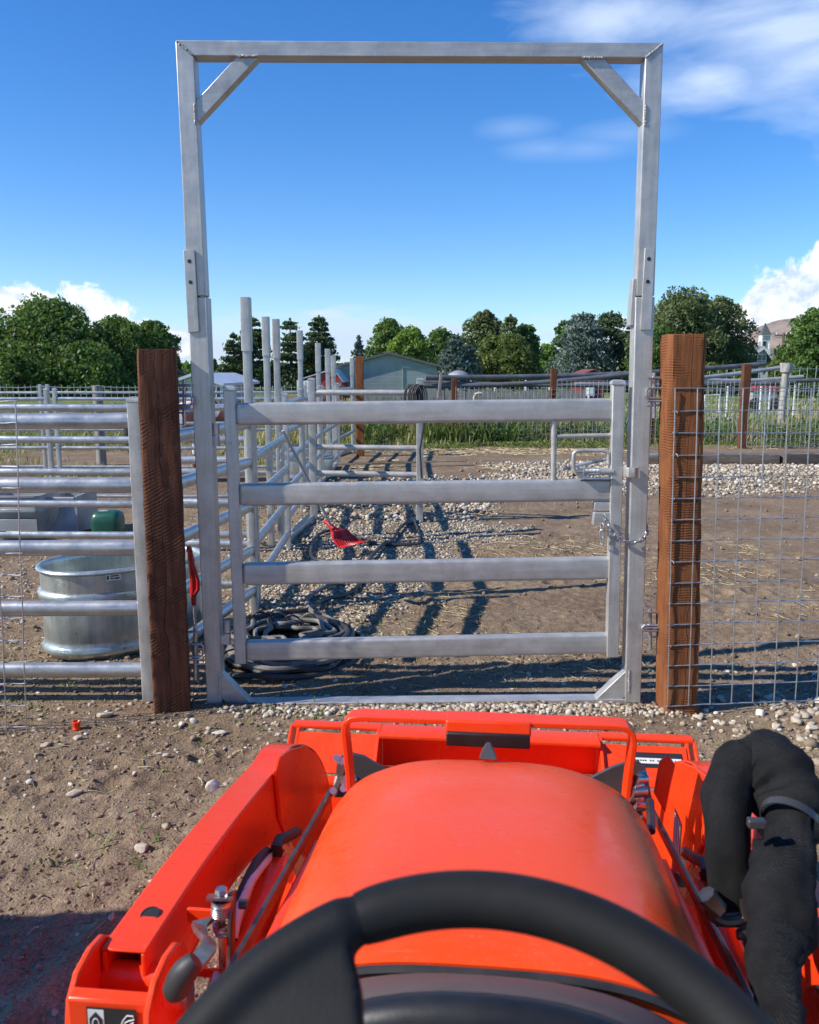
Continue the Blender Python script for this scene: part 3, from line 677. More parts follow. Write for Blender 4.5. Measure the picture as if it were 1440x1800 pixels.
MB().rr(rel(gate,P(1024,822,Yr)), rel(gate,P(1024,841,Yr)), .045, .006, .002, (0,1,0)).build('latch_plate', M['cast'], gate)
MB().box(rel(gate,P(1057.5,889,Yr+.025)), (.076,.045,.038)).build('chain_bracket', M['gate'], gate, bevel=.002)
MB().box(rel(gate,P(1057,911,Yr+.018)), (.082,.055,.062)).build('chain_bracket', M['gate'], gate, bevel=.003)
# stamped marks "77" on stile and rail
def text(s, p, size, m, name, parent, rot=(90,0,0), ext=.0006, al='CENTER'):
    c = bpy.data.curves.new(name, 'FONT'); c.body = s; c.size = size; c.extrude = ext; c.align_x = al
    tmp = bpy.data.objects.new('tmp', c); COL.objects.link(tmp); bpy.context.view_layer.update()
    me = bpy.data.meshes.new_from_object(tmp.evaluated_get(bpy.context.evaluated_depsgraph_get())); bpy.data.objects.remove(tmp); bpy.data.curves.remove(c)
    me.materials.clear(); me.materials.append(m)
    o = bpy.data.objects.new(name, me); COL.objects.link(o); o.location = p; o.rotation_euler = tuple(R(a) for a in rot); o.parent = parent; return o
M['stamp'] = simple('stamped_mark', (.22,.22,.24), (.3,.3,.32), 30, .6, .3)
text('77', rel(gate, P(404,783,Yr-.0125)), .022, M['stamp'], 'stamped_mark', gate)
text('77', rel(gate, P(427,718,Yr-.0005)), .018, M['stamp'], 'stamped_mark', gate)
# ---- chains
def chain(name, pts, link, r, label, group=None, m='cast', cat='chain'):
    pts = [Vector(p) for p in pts]; o0 = pts[0]
    # resample
    seg = [0]
    for i in range(1,len(pts)): seg.append(seg[-1]+(pts[i]-pts[i-1]).length)
    n = max(1, int(seg[-1]/link)); mb = MB()
    def at(s):
        for i in range(1,len(pts)):
            if s <= seg[i]+1e-9:
                f = (s-seg[i-1])/max(1e-9, seg[i]-seg[i-1]); return pts[i-1].lerp(pts[i], f)
        return pts[-1]
    for k in range(n):
        a, b_ = at(k*link), at((k+1)*link); d = (b_-a).normalized(); c = (a+b_)/2
        s1 = d.cross(Vector((0,1,0)));
        if s1.length < .1: s1 = d.cross(Vector((1,0,0)))
        s1.normalize(); s2 = d.cross(s1)
        w = s1 if k % 2 else s2
        w = (w*.92 + (s2 if k%2 else s1)*.4).normalized()
        hl = link*.62; hw = link*.33; pp = []
        for j in range(14):
            a_ = 2*math.pi*j/14; cx, cy = math.cos(a_), math.sin(a_)
            pp.append(c-o0 + d*(cx*hw + (hl-hw)*(1 if cx>0 else -1)) + w*cy*hw)
        mb.tube(pp, r, 7, closed=True)
    o = mb.build(name, M[m]); o.location = o0; return tag(o, label, cat, group)
sw = []
for i in range(13):
    s = i/12; x = 1062+78*s; y = 903 + 42*s*0 + (4*58)*s*(1-s)*.72 + 12*s + (10 if i==0 else 0)
    sw.append(P(x, y, YG-.02))
chain('safety_chain', [P(1062,905,YG-.018),P(1067,920,YG-.02),P(1074,933,YG-.022),P(1086,945,YG-.024),P(1100,952,YG-.025),P(1112,955,YG-.024),P(1126,951,YG-.022),P(1136,942,YG-.012),P(1138,932,YG+.02),P(1138,921,YG+.05)], .027, .0042, 'small zinc chain looped from the gate round the right upright')
chain('chain_end', [P(1059,921,YG+.0),P(1059,965,YG+.0)], .032, .0036, 'two loose chain links hanging under the bracket on the gate')
# ================================================================== big brown posts
def wpost(name, c, w, d, h, m, rz, label, chamfer=.010, amp=.0035, group='big square brown gate posts', lean=(0,0)):
    ns = max(8, int(h/.03)); per = []
    hw, hd, ch = w/2, d/2, chamfer
    def side(a, b_, k): return [(a[0]+(b_[0]-a[0])*i/k, a[1]+(b_[1]-a[1])*i/k) for i in range(k)]
    crn = [(-hw+ch,-hd),(hw-ch*.6,-hd),(hw,-hd+ch*.6),(hw,hd-ch),(hw-ch,hd),(-hw+ch,hd),(-hw,hd-ch),(-hw,-hd+ch)]
    for i in range(8): per += side(crn[i], crn[(i+1)%8], 7 if i%2==0 else 2)
    rings = []
    for j in range(ns+1):
        z = -.35 + (h+.35)*j/ns; rg = []
        for i,(x,y) in enumerate(per):
            dn = amp*(2*float(vn(i*1.9, z*7, 3))-1)*.5 + amp*.6*(2*float(vn(i*.31, z*28+i*.2, 8))-1)
            dn -= (.010*max(0, float(vn(i*.22, z*2.6, 12))-.72)*3)*(1 if i%9<2 else 0)
            s = 1 + dn/max(w,d)*2
            top = 1-.03*(j==ns)
            rg.append(Vector((x*s*top + lean[0]*z, y*s*top + lean[1]*z, z + (.006*(2*float(vn(i*.4,3,5))-1) if j==ns else 0))))
        rings.append(rg)
    o = MB().prof(rings).build(name, m, ang=50); o.location = c; o.rotation_euler = (0,0,rz)
    return tag(o, label, 'post', group)
cL = P(304,1250,3.93); cL.z = 0; tl = P(276,613,3.93)
wpost('wooden_post', (cL.x, cL.y, 0), .168, .170, tl.z, M['post_l'], R(13), 'rough sawn dark brown post at the left jamb with a long wavering crack', lean=((tl.x-cL.x)/tl.z, 0))
cR = P(1186,1243,3.95); tr_ = P(1199,588,3.95)
wpost('wooden_post', (cR.x-.002, 3.9195, 0), .160, .17, tr_.z, M['post_r'], 0, 'rust brown post at the right jamb behind the edge of the wire mesh', .014, lean=((tr_.x-cR.x-.005)/tr_.z, 0))
# ---- pin connectors between wooden posts and arch
def pin(x, ya, yb, Y, label, dx=1, bent=False):
    r0 = P(x, ya, Y); o = empty('pin_connector', r0, label, 'gate pin', 'pin and loop connectors beside the arch')
    pts = [r0, P(x, yb, Y)]
    if bent: pts = [P(x-8, ya-4, Y), r0, P(x+.5, yb, Y)]
    MB().tube([rel(o,p) for p in pts], .0085, 10).build('pin', M['cast'], o)
    h = (yb-ya)
    for f0, f1, s in ((.12,.62,1),(.34,.56,-1)) if not bent else ((.10,.48,1),(.42,.55,-1)):
        y0_, y1_ = ya+h*f0, ya+h*f1; w = 15*s*dx
        lp = [P(x-w*.8,y0_,Y),P(x+w*.75,y0_,Y),P(x+w,y0_+4,Y),P(x+w,y1_-4,Y),P(x+w*.75,y1_,Y),P(x-w*.8,y1_,Y)]
        MB().tube([rel(o,p)+Vector((0,-.012,0)) for p in lp], .0062, 8).build('loop', M['cast'], o)
    MB().tube([rel(o,P(x-13,ya+h*.72,Y)), rel(o,P(x+13,ya+h*.72,Y))], .005, 8).build('cross_pin', M['cast'], o)
pin(324,668,748,3.95,'upper pin and loop at the left brown post beside the arch', -1)
pin(343,1098,1195,3.95,'lower pin and loop at the left brown post beside the arch', -1)
pin(1150,655,735,3.97,'upper pin and loop between the arch and right brown post', 1)
pin(1143,1068,1140,3.97,'lower pin with bent head between the arch and right brown post', 1, True)
# ================================================================== wire mesh, near
def wmesh(name, Y, vx, hy, r, label, y_stag=.006):
    """vx: list of (xtop, xbot, ytop, ybot); hy: list of (xl, xr, yl, yr)"""
    o0 = P(vx[0][1], vx[0][3], Y); mb = MB()
    for a,b_,c,d in vx:
        p, q = P(a,c,Y)-o0, P(b_,d,Y)-o0; n = 14; pts = []
        for k in range(n+1): pts.append(p.lerp(q,k/n)+Vector((random.gauss(0,.0009),random.gauss(0,.0012),0)))
        mb.tube(pts, r, 6)
    for a,b_,c,d in hy:
        p, q = P(a,c,Y+y_stag)-o0, P(b_,d,Y+y_stag)-o0; n = 14; pts = []
        for k in range(n+1): pts.append(p.lerp(q,k/n)+Vector((0,random.gauss(0,.001),random.gauss(0,.0011))))
        mb.tube(pts, r, 6)
    o = mb.build(name, M['wire']); o.location = o0
    return tag(o, label, 'wire mesh', 'sheets of welded wire mesh')
vs = [(1187+40*k, 1173+37.6*k, 683, 1243-2.2*k) for k in range(12)]
hyy = [683,722,761.5,800.5,839,876.5,914,951,988,1025,1061.5,1098,1135,1171,1207,1241]
wmesh('wire_mesh_panel', 3.825, vs, [(1184-(y-683)*.025, 1640, y, y-1-(y-683)*.03) for y in hyy], .0028, 'coarse square wire mesh stapled over the right brown post')
st = empty('fence_staples', P(1187,724,3.83), 'tiny bright staples holding the coarse mesh to the right post', 'staples')
for x, y in ((1187,724),(1188,800),(1182,876),(1181,988),(1176,1135)):
    c = rel(st, P(x+2,y,3.83)); MB().tube([c+Vector((-.004,.02,.006)),c+Vector((-.004,-.004,.006)),c+Vector((.002,-.007,0)),c+Vector((.004,-.004,-.006)),c+Vector((.004,.02,-.006))], .0018, 6).build('staple', M['white'], st)
hl = [705+38.2*k for k in range(16)]
wmesh('wire_mesh_panel', 3.62, [(27,47,705,1290),(-15,12,705,1292),(-57,-24,705,1294),(-99,-60,705,1296)], [(-110, 31+(y-705)*.033, y+2, y) for y in hl], .0028, 'narrow edge of coarse wire mesh in front of the left pipe fence')
# ================================================================== pipe panels of the pens
ZR = [.16, .445, .73, 1.02, 1.30]
def panel(p, q, label, zs=ZR, r=.026, stile=(.045,.045), top=1.40, group='galvanised pipe panels of the cattle pens', name='pipe_panel', m='pipe', mv='pipev', oval=1.25, nrail=None, stiles=(1,1), cap=True):
    p = Vector(p); q = Vector(q); o = empty(name, p, label, 'pen panel', group)
    d = (q-p); L_ = d.length; d.normalize()
    for z in zs:
        e0 = .02; a = d*e0 + Vector((0,0,z)); b_ = d*(L_-e0) + Vector((0,0,z + random.gauss(0,.003)))
        # pipe flattened where it meets the stile
        rings = []; sdv = d.cross(Vector((0,0,1)))
        for s, fx, fz in ((0,.75,1.0),(.03,.85,1.1),(.09,1,oval),(L_/2,1,oval),(L_-.13,1,oval),(L_-.07,.85,1.1),(L_-.04,.75,1.0)):
            o_ = a.lerp(b_, s/(L_-.04)) + Vector((0,0,(-.006 if s==L_/2 and L_>2 else 0)))
            rings.append([o_ + sdv*math.cos(t_)*r*fx + Vector((0,0,1))*math.sin(t_)*r*fz for t_ in (2*math.pi*k/14 for k in range(14))])
        MB().prof(rings).build('rail', M[m], o)
    for i, s in enumerate((0, L_)):
        if not stiles[i]: continue
        b0 = d*s; so = MB().rr(b0+Vector((0,0,.0)), b0+Vector((0,0,top)), stile[0], stile[1], .005, (0,1,0)).build('stile', M[mv], o)
        if cap:
            rg = [[b0+Vector((x*(stile[0]/2+.002)*s_, y*(stile[1]/2+.002)*s_, top+z)) for x,y in ((-1,-1),(1,-1),(1,1),(-1,1))] for s_, z in ((1,0),(1,.008),(.85,.018),(.4,.024))]
            MB().prof(rg).build('post_cap', M['gate'], so)
    return o
# nearest, left of the brown post: thick 70 mm rails, fitted heights
Yn = 4.03
zs = [P(200,y,Yn).z for y in (1177,1070,962.5,851.5,740)]
pr = P(261,1240,4.0)
panel((-4.6,Yn,0), (pr.x+.0,Yn,0), 'nearest pipe panel with five thick rails ending at the left brown post', zs, .034, (.062,.055), P(232,706,Yn).z, oval=1.12)
bpy.context.view_layer.update()
lean_fix = None
# layer 2
Y2 = 7.55
panel((-6.9,Y2,0),(-3.95,Y2,0),'pipe panel across the pen behind the tank, left section')
panel((-3.88,Y2,0),(-1.42,Y2,0),'pipe panel across the pen behind the tank, right section', top=1.34)
Y3 = 10.0
panel((-7.3,Y3,0),(-4.22,Y3,0),'third row pipe panel behind the grey trough, left section', r=.021, oval=1.0)
panel((-4.12,Y3,0),(-1.5,Y3,0),'third row pipe panel behind the grey trough, right section', r=.021, oval=1.0)
Y4 = 13.2
panel((-9.5,Y4,0),(-5.66,Y4,0),'fourth row pipe panel near the left trees, left section', r=.021, oval=1.0)
panel((-5.55,Y4,0),(-1.6,Y4,0),'fourth row pipe panel near the horse, right section', r=.021, oval=1.0)
Y5 = 16.5
0 and panel((-12,Y5,0),(-7.0,Y5,0),'farthest row pipe panel before the left trees, left section')
0 and panel((-6.9,Y5,0),(-1.5,Y5,0),'farthest row pipe panel behind the horse, right section')
# side panels running away down the alley
def ax(Y): return -1.0 - .02*(Y-4.2)
panel((-1.27,4.22,0),(-1.04,5.55,0),'first alley panel running away just behind the arch', [.16,.445,.73,1.02,1.27], .028, top=1.39, oval=1.3, stiles=(0,1))
panel((-1.06,5.78,0),(-1.10,7.62,0),'second alley panel running away, its top rail beside the chain', [.16,.445,.75,1.03,1.29], .026, top=1.40, oval=1.4)
panel((-1.22,8.15,0),(-1.25,9.85,0),'third alley panel running away past the open cross gate')
panel((-1.26,10.1,0),(-1.28,12.2,0),'fourth alley panel running away down the left of the alley')
panel((-1.28,12.5,0),(-1.26,14.8,0),'fifth alley panel running away near the far end')
panel((-1.25,15.1,0),(-1.13,17.0,0),'last alley panel at the far end of the pens')
panel((-1.72,5.75,0),(-1.08,5.70,0),'short pipe panel crossing behind the first tall upright', [.16,.445,.73,1.02], .022, top=1.36, stiles=(0,1))
# cross gate standing open across the alley
pa, pb = P(552,900,9.25), P(738,900,9.05); 
panel((pa.x,9.25,0),(pb.x,9.05,0),'open cross gate facing us with black cable hung on its corner', [P(640,y,9.15).z for y in (880,833,787,740,690)], .027, (.075,.07), P(555,668,9.2).z-.0, name='cross_gate', group='cross gates of the alley', m='gate', mv='gatev', oval=1.15)
# tall uprights
def upright(px, pt, Y, label, w=.085, d=.06, slv=.0, base=True, ps=None, side=0):
    top = P(px, pt, Y); o = empty('gate_upright', (top.x+slv, Y, 0), label, 'upright', 'tall galvanised uprights along the alley')
    zt = top.z; zsl = P(px, ps, Y).z if ps else zt-.5
    MB().rr((0,0,0),(0,0,zsl+.12), w*.80, d, .005, (0,1,0)).build('post', M['pipev'], o)
    MB().rr((side,-.004,zsl),(side,-.004,zt), w, d*1.12, .005, (0,1,0)).build('sleeve', M['gatev'], o)
    return o
upright(432,523,5.66,'tallest and nearest galvanised upright beside the first alley panel', .062, .07, -.0, ps=617)
upright(467,557,7.75,'second upright along the alley with a dark slotted sleeve', .062, .07, ps=625)
upright(485,561,7.95,'third upright along the alley standing close right of the second', .062, .07, ps=630)
upright(527,581,9.95,'fourth upright along the alley in front of the pines', .064, .07, ps=632)
upright(559,603,12.3,'fifth upright along the alley before the red barn', .075, .07, ps=653)
upright(576,613,14.2,'sixth upright along the alley before the red barn', .085, .07, ps=655)
upright(586,625,14.9,'seventh upright along the alley at the right of the red barn', .085, .07, ps=662)
upright(619,630,17.2,'last upright at the far end just left of a brown post', .085, .07, ps=660)
# ground frames joining pairs of uprights
def bar(name, p, q, w, h, label, m='gatev', cat='bar', group=None):
    p = Vector(p); q = Vector(q); o = MB().rr((0,0,0), q-p, w, h, .005).build(name, M[m]); o.location = p; return tag(o, label, cat, group)
bar('ground_bar', (-1.17,7.9,.04), (-1.08,9.2,.04), .07, .06, 'sloping galvanised ground bar from second alley panel to the cross gate', group='ground bars of the alley')
bar('ground_bar', (-1.28,12.2,.04), (-1.27,14.6,.05), .07, .06, 'far galvanised ground bar low beside the fourth alley panel', group='ground bars of the alley')
bar('ground_bar', (-1.40,16.2,.05), (-1.14,17.4,.05), .07, .06, 'farthest ground bar at the end of the alley', group='ground bars of the alley')
chain('hanging_chain', [P(492,762,7.6),P(492.5,780,7.6),P(493,800,7.6),P(492,822,7.6)], .04, .005, 'thin chain hanging from a rail of the second alley panel')
# ================================================================== stock tank
def tank(c, lx_, ly, h, rz, label, ribs=True):
    o = empty('stock_tank', (*c, 0), label, 'stock tank', 'galvanised stock tanks', rz)
    def oval(k, z, off=0, n=56):
        pts = []
        a = lx_/2-ly/2
        for i in range(n):
            t_ = 2*math.pi*i/n; cx, sy = math.cos(t_), math.sin(t_)
            pts.append(Vector(((a*(abs(cx)**.25)*(1 if cx>0 else -1) + (ly/2+off)*cx*k), (ly/2+off)*sy*k, z)))
        return pts
    prof = [(0,.02),(.0,.09)]
    seq = [(-.02,.0),(-.008,.012),(.012,.03),(.016,.05),(.006,.07),(-.006,.085),(.0,.11),(.001,h*.63),(.0,h*.645),(.014,h*.66),(.02,h*.70),(.014,h*.745),(.0,h*.76),(.001,h*.955),(.014,h*.965),(.022,h*.985),(.016,h*1.01),(.0,h*1.015),(-.01,h*.995),(-.012,h*.95),(-.012,h*.76),(.0,h*.72),(-.012,h*.66),(-.014,.12),(-.02,.05)]
    rings = [oval(1, z, off) for off, z in seq]
    mb = MB(); mb.prof(rings, caps=False)
    n = 56; mb.add(oval(1,.05,-.02), [tuple(range(n))])
    mb.build('tank_shell', M['tank'], o, 60)
    return o
tk = tank((-1.70,4.95), .92, .58, P(150,1003,4.64).z, R(32), 'oval galvanised stock tank behind the nearest pipe panel')
# sticker on the tank
# small tank behind the alley panel
tank((-1.62,13.0), .9, .62, .48, R(8), 'small far stock tank seen through the alley panels')
# sticker on the near tank: white, slightly curved, dark print
bpy.context.view_layer.update()
zst = P(180,1017,4.6).z; tax = Vector((math.cos(R(32)), math.sin(R(32)), 0)); tnr = Vector((math.sin(R(32)), -math.cos(R(32)), 0))
def tlab(name, s0, s1, z0, z1, off, m, par):
    c0 = Vector((0, -.29-off, 0)); o = MB().prism([c0+Vector((s0,0,z0)), c0+Vector((s1,0,z0)), c0+Vector((s1,0,z1)), c0+Vector((s0,0,z1))], Vector((0,.0012,0))).build(name, M[m], par); return o
stk = tlab('sticker', -.165, -.085, zst-.020, zst+.016, .0035, 'lab_white', tk)
for a0, a1, z0, z1 in ((-.160,-.150,-.012,.010),(-.14,-.125,-.010,-.002),(-.14,-.095,.003,.010),(-.12,-.092,-.012,-.003)): tlab('print', a0, a1, zst+z0, zst+z1, .0045, 'lab_black', stk)
# ================================================================== troughs, waterer
def trough(px0, px1, yt, yb, Y, label, slant=False):
    p0, p1 = P(px0,yb,Y), P(px1,yb,Y); w = (p1-p0).length; h = P(px0,yt,Y).z; h = max(h,.35)
    o = empty('feed_trough', ((p0.x+p1.x)/2, Y, 0), label, 'feed trough', 'grey feed troughs')
    d = .55
    if not slant:
        mb = MB(); rg = []
        for s, dd, z in ((.94,.85,.0),(.97,.92,h*.55),(1.0,1,h*.62),(1.02,1.02,h*.66),(1.0,1,h*.70),(.98,1,h*.96),(1.02,1.04,h*.98),(1.02,1.04,h*1.02),(.97,.97,h*1.02),(.94,.94,h*.8),(.90,.8,.08)):
            ring = []
            for cx, cy, a0 in ((1,1,0),(-1,1,90),(-1,-1,180),(1,-1,270)):
                for k in range(5):
                    a = R(a0+22.5*k); rr_ = .05
                    ring.append(Vector((cx*(w/2*s-rr_)+rr_*math.cos(a), cy*(d/2*dd-rr_)+rr_*math.sin(a), z)))
            rg.append(ring)
        mb.prof(rg); mb.build('trough_body', M['trough'], o, 50)
        MB().box((0,-d/2-.012,h*.28), (w*.93,.012,h*.42)).build('end_panel', M['trough'], o, bevel=.004)
    else:
        pl = [Vector((-w/2,-d/2,0)),Vector((w/2,-d/2,0)),Vector((w/2,-d/2,h)),Vector((-w/2,-d/2,h))]
        MB().prism([Vector((-w/2,d/2,0)),Vector((w/2,d/2,0)),Vector((w/2,d/2,h)),Vector((-w/2,d/2,h))], Vector((0,.02,0))).build('back_panel', M['trough'], o)
        MB().prism([Vector((-w/2,-d/2,h*.98)),Vector((-w/2,d/2,h)),Vector((-w/2,d/2,.0)),Vector((-w/2,-d/2,.05))], Vector((.02,0,0))).build('side_panel', M['trough'], o)
        MB().prism([Vector((w/2,-d/2,.05)),Vector((w/2,-d/2,h*1.0)),Vector((w/2,d/2,h)),Vector((w/2,d/2,.0))], Vector((.02,0,0))).build('side_panel', M['trough'], o)
        MB().prism([Vector((-w/2,-d/2+.02,.02)),Vector((w/2,-d/2+.02,.02)),Vector((w/2,d/2,.3)),Vector((-w/2,d/2,.3))], Vector((0,0,.02))).build('trough_floor', M['trough'], o)
        MB().rr((-w/2,-d/2,h-.02),(w/2,-d/2,h-.02), .03,.03,.006).build('rim', M['trough'], o)
        MB().rr((-w/2+.03,-d/2,.06),(-w/2+.14,-d/2,h-.04), .012,.02,.004).build('strut', M['trough'], o)
    return o
trough(-10,93,866,936,8.35,'light grey feed trough with rounded corners at the left edge')
trough(97,153,866,936,8.55,'open grey feed trough with a slanting shadow beside the green box', True)
wp = P(191,935,8.3); wt = empty('waterer', (wp.x, 8.3, 0), 'small dark green plastic box on the ground behind the pipe panel', 'waterer')
rg = []
for s, z, k in ((.92,.0,1),(.98,.03,1),(1.0,.16,1),(.97,.20,1),(.88,.235,.94),(.70,.255,.8),(.3,.262,.4)):
    rg.append([Vector(((.145*s)*cx_, (.12*k*s)*cy_, z)) for cx_, cy_ in [(math.copysign(abs(math.cos(a))**.4,math.cos(a)), math.copysign(abs(math.sin(a))**.4,math.sin(a))) for a in (2*math.pi*i/24 for i in range(24))]])
MB().prof(rg).build('waterer_shell', M['green'], wt, 60)
MB().lathe([(0,0),(.045,0),(.05,.006),(.0,.012)], (-.03,-.02,.255), 12).build('worn_label', M['trough'], wt)
# red objects hanging on the left post, manure forks
def fork(name, h0, h1, hd, label, cat='manure fork', tines=True):
    """handle h0 -> h1, head from h1 to hd"""
    o = empty(name, h1, label, cat, 'red headed manure forks')
    a, b_, c = [rel(o, Vector(x)) for x in (h0, h1, hd)]
    MB().tube([a, a.lerp(b_,.5)+Vector((.006,0,0)), b_], .013, 10).build('handle', M['trough'], o)
    d = (c-b_); ln = d.length; d.normalize(); sd = d.cross(Vector((0,0,1))).normalized(); up = sd.cross(d)
    hd_ = MB(); hd_.tube([b_-d*.09, b_+d*.03], [.019,.024], 12)
    for s in (-1,0,1): hd_.tube([b_+d*.01, b_+d*.06+sd*s*.07, b_+d*.10+sd*s*.085], .010, 8)
    for i in range(11):
        s = (i-5)/5; hd_.tube([b_+d*.09+sd*s*.09+up*.03, b_+d*.14+sd*s*.125+up*.0, b_+d*.24+sd*s*.15-up*.006, b_+d*ln+sd*s*.165+up*.03], [.010,.011,.009,.005], 6)
    hd_.tube([b_+d*.09-sd*.10+up*.03, b_+d*.10+up*.035, b_+d*.09+sd*.10+up*.03], .010, 8)
    hd_.tube([b_+d*.165-sd*.14, b_+d*.165+sd*.14], .007, 8)
    hd_.build('fork_head', M['redpl'], o)
    return o
hb = P(583,926,7.5); ht = P(497,757,7.1)
fork('manure_fork', ht, hb, P(622,962,7.36), 'red manure fork leaning on the alley panel with its tines on the gravel')
# red grab tool hanging behind the left post
ro = empty('lopper', P(335,1160,4.28), 'red handled tool with a steel shaft standing behind the left brown post', 'hand tool')
YQ = 4.28
MB().tube([rel(ro,P(341,1062,YQ)), rel(ro,P(345,1120,YQ)), rel(ro,P(349,1215,YQ))], .008, 10).build('shaft', M['steel'], ro)
MB().tube([rel(ro,P(a,b_,YQ)) for a,b_ in ((333,962),(336,985),(339,1010),(340,1040),(341,1064))], [.012,.018,.016,.018,.012], 12).build('red_body', M['redpl'], ro)
MB().tube([rel(ro,P(a,b_,YQ-.01)) for a,b_ in ((336,985),(343,1003),(348,1022),(348,1036),(342,1046))], .010, 10).build('grip', M['redpl'], ro)
MB().tube([rel(ro,P(a,b_,YQ-.01)) for a,b_ in ((332,960),(331,968),(337,972))], .012, 8).build('hook', M['redpl'], ro)
# orange cap on the dirt
oc = G(135,1283,.0); oo = empty('plastic_cap', (oc.x, oc.y, hz(oc.x,oc.y)), 'small orange plastic cap lying on the dirt by the left mesh', 'cap')
MB().lathe([(0,0),(.017,0),(.018,.005),(.016,.008),(.017,.032),(.019,.036),(.016,.038),(.012,.034),(.0,.012)], (0,0,0), 20).build('cap_body', M['orange'], oo)
# ================================================================== hoses
def hose(name, pts, r, m, label, lift=None, n=8, group='hoses on the ground', smooth=6):
    """pts (px, py[, z]) on the ground; smooth curve"""
    q = []
    for p in pts:
        z = p[2] if len(p) > 2 else None
        g = G(p[0], p[1], (z if z is not None else r)); q.append(Vector((g.x, g.y, (z if z is not None else hz(g.x,g.y)+r+.012))))
    out = catmull(q, smooth); o0 = out[0].copy()
    o = MB().tube([p-o0 for p in out], r, n).build(name, m); o.location = o0
    return tag(o, label, 'hose', group)
def catmull(q, k=6, closed=False):
    out = []; n = len(q)
    for i in range(n if closed else n-1):
        p0, p1, p2, p3 = (q[(i-1)%n], q[i], q[(i+1)%n], q[(i+2)%n]) if closed else (q[max(i-1,0)], q[i], q[i+1], q[min(i+2,n-1)])
        for j in range(k):
            t_ = j/k; out.append(.5*((2*p1)+(p2-p0)*t_+(2*p0-5*p1+4*p2-p3)*t_*t_+(3*p1-p0-3*p2+p3)*t_**3))
    if not closed: out.append(q[-1])
    return out
hose('garden_hose', [(740,872,.30),(741,900),(737,912),(715,922),(700,934),(690,950),(670,963),(650,985),(640,1010),(632,1030),(610,1045),(570,1058),(540,1075),(500,1080),(440,1092)], .016, M['darkhose'], 'long dark hose running from the cross gate down to the coil')
hose('garden_hose', [(741,800,.62),(743,850,.33),(742,890,.1),(740,915),(722,922),(704,926)], .013, M['bluehose'], 'blue hose hanging down from the cross gate corner')
hose('garden_hose', [(735,957),(700,958),(665,957),(625,946),(600,936),(575,935),(556,945),(547,965),(549,980),(562,988),(600,992)], .016, M['darkhose'], 'dark hose looped round the red fork head')
hose('garden_hose', [(735,957),(738,945),(733,928),(724,915),(715,905)], .012, M['darkhose'], 'short dark hose end curling up from the gravel')
hose('garden_hose', [(600,1025),(560,1040),(542,1055),(541,1068),(552,1080),(575,1093),(590,1102)], .017, M['greyhose'], 'pale grey hose dropping in a bend onto the coil')
# the coil: many turns, each kind of hose its own object
cc = G(512,1148); 
def coil_pts(r0, r1, turns, z0, sx=.92, sy=.98, ph=0, jig=.02, seed=0, c=cc):
    r2 = random.Random(seed); q = []; n = int(turns*14)
    for i in range(n+1):
        a = ph+2*math.pi*i/14; rr_ = r0+(r1-r0)*i/n + r2.gauss(0,jig); 
        x = c.x + sx*rr_*math.cos(a); y = c.y + sy*rr_*math.sin(a); q.append(Vector((x, y, z0 + .012*math.sin(a*.7+seed) + r2.uniform(0,.02))))
    return catmull(q, 4)
def coilobj(args, r, m, label):
    pts = coil_pts(*args[0], **args[1]); o0 = cc.copy(); o = MB().tube([p-o0 for p in pts], r, 8).build('hose_coil', m); o.location = o0
    return tag(o, label, 'hose', 'coils of the hose heap under the gate')
coilobj(((.44,.36,3.5,.02), dict(seed=1, sy=1.05)), .016, M['darkhose'], 'outermost dark hose of the heap, lying flat on the dirt')
coilobj(((.42,.30,5,.055), dict(seed=2, ph=1)), .016, M['greyhose'], 'pale grey hose turns on the right side of the heap')
coilobj(((.36,.20,5,.085), dict(seed=3, ph=2, jig=.03)), .015, M['rubber'], 'black hose turns in the middle of the heap')
coilobj(((.40,.24,4,.11), dict(seed=4, ph=.5, jig=.03, sy=.9)), .014, M['darkhose'], 'dark hose turns on top of the heap')
coilobj(((.33,.12,4,.12), dict(seed=6, ph=2.5, jig=.035)), .014, M['greyhose'], 'grey hose turns at the centre of the heap top')
for k,(x,y,r_,h_) in enumerate(((462,1100,.07,.16),(490,1098,.06,.15),(515,1102,.05,.14),(545,1100,.05,.14),(425,1165,.10,.15))):
    c0 = G(x,y,.1); pts = [c0+Vector((r_*math.cos(a)*1.0, -.04+.02*math.cos(a*2), h_*.5*math.sin(a)+.02)) for a in (math.pi*i/12-.3 for i in range(16))]
    o = MB().tube([p-c0 for p in pts], .0055, 6).build('hose_strap', M['greyhose'] if k%2 else M['rubber']); o.location = c0
    tag(o, ['thin black strap arching at the left of the hose heap','thin grey strap arching second from left over the hose heap','thin black strap in the middle of the hose heap','thin grey strap at the right of the hose heap top','thin black strap looping below the gate at the heap front'][k], 'strap', 'straps round the hose heap')
# cable hank on the cross gate corner
ck = P(725,690,9.0); ch = empty('cable_hank', ck, 'black cable hank hung over the corner of the cross gate', 'cable')
for k in range(7):
    rx_, rz_ = .05+.012*random.random(), .13+.03*random.random(); ox = -.03+.02*k
    MB().tube([Vector((ox+rx_*math.cos(a), -.02-.01*k, .02-rz_*.5+rz_*math.sin(a)*.9)) for a in (2*math.pi*i/18 for i in range(18))], .008, 7, closed=True).build('cable_loop', M['rubber'], ch)
MB().tube([Vector((.02,-.05,.08)),Vector((.09,-.05,-.02)),Vector((.12,-.04,-.35)),Vector((.08,-.03,-.6)),Vector((.10,-.03,-.9))], .010, 8).build('cable_tail', M['rubber'], ch)
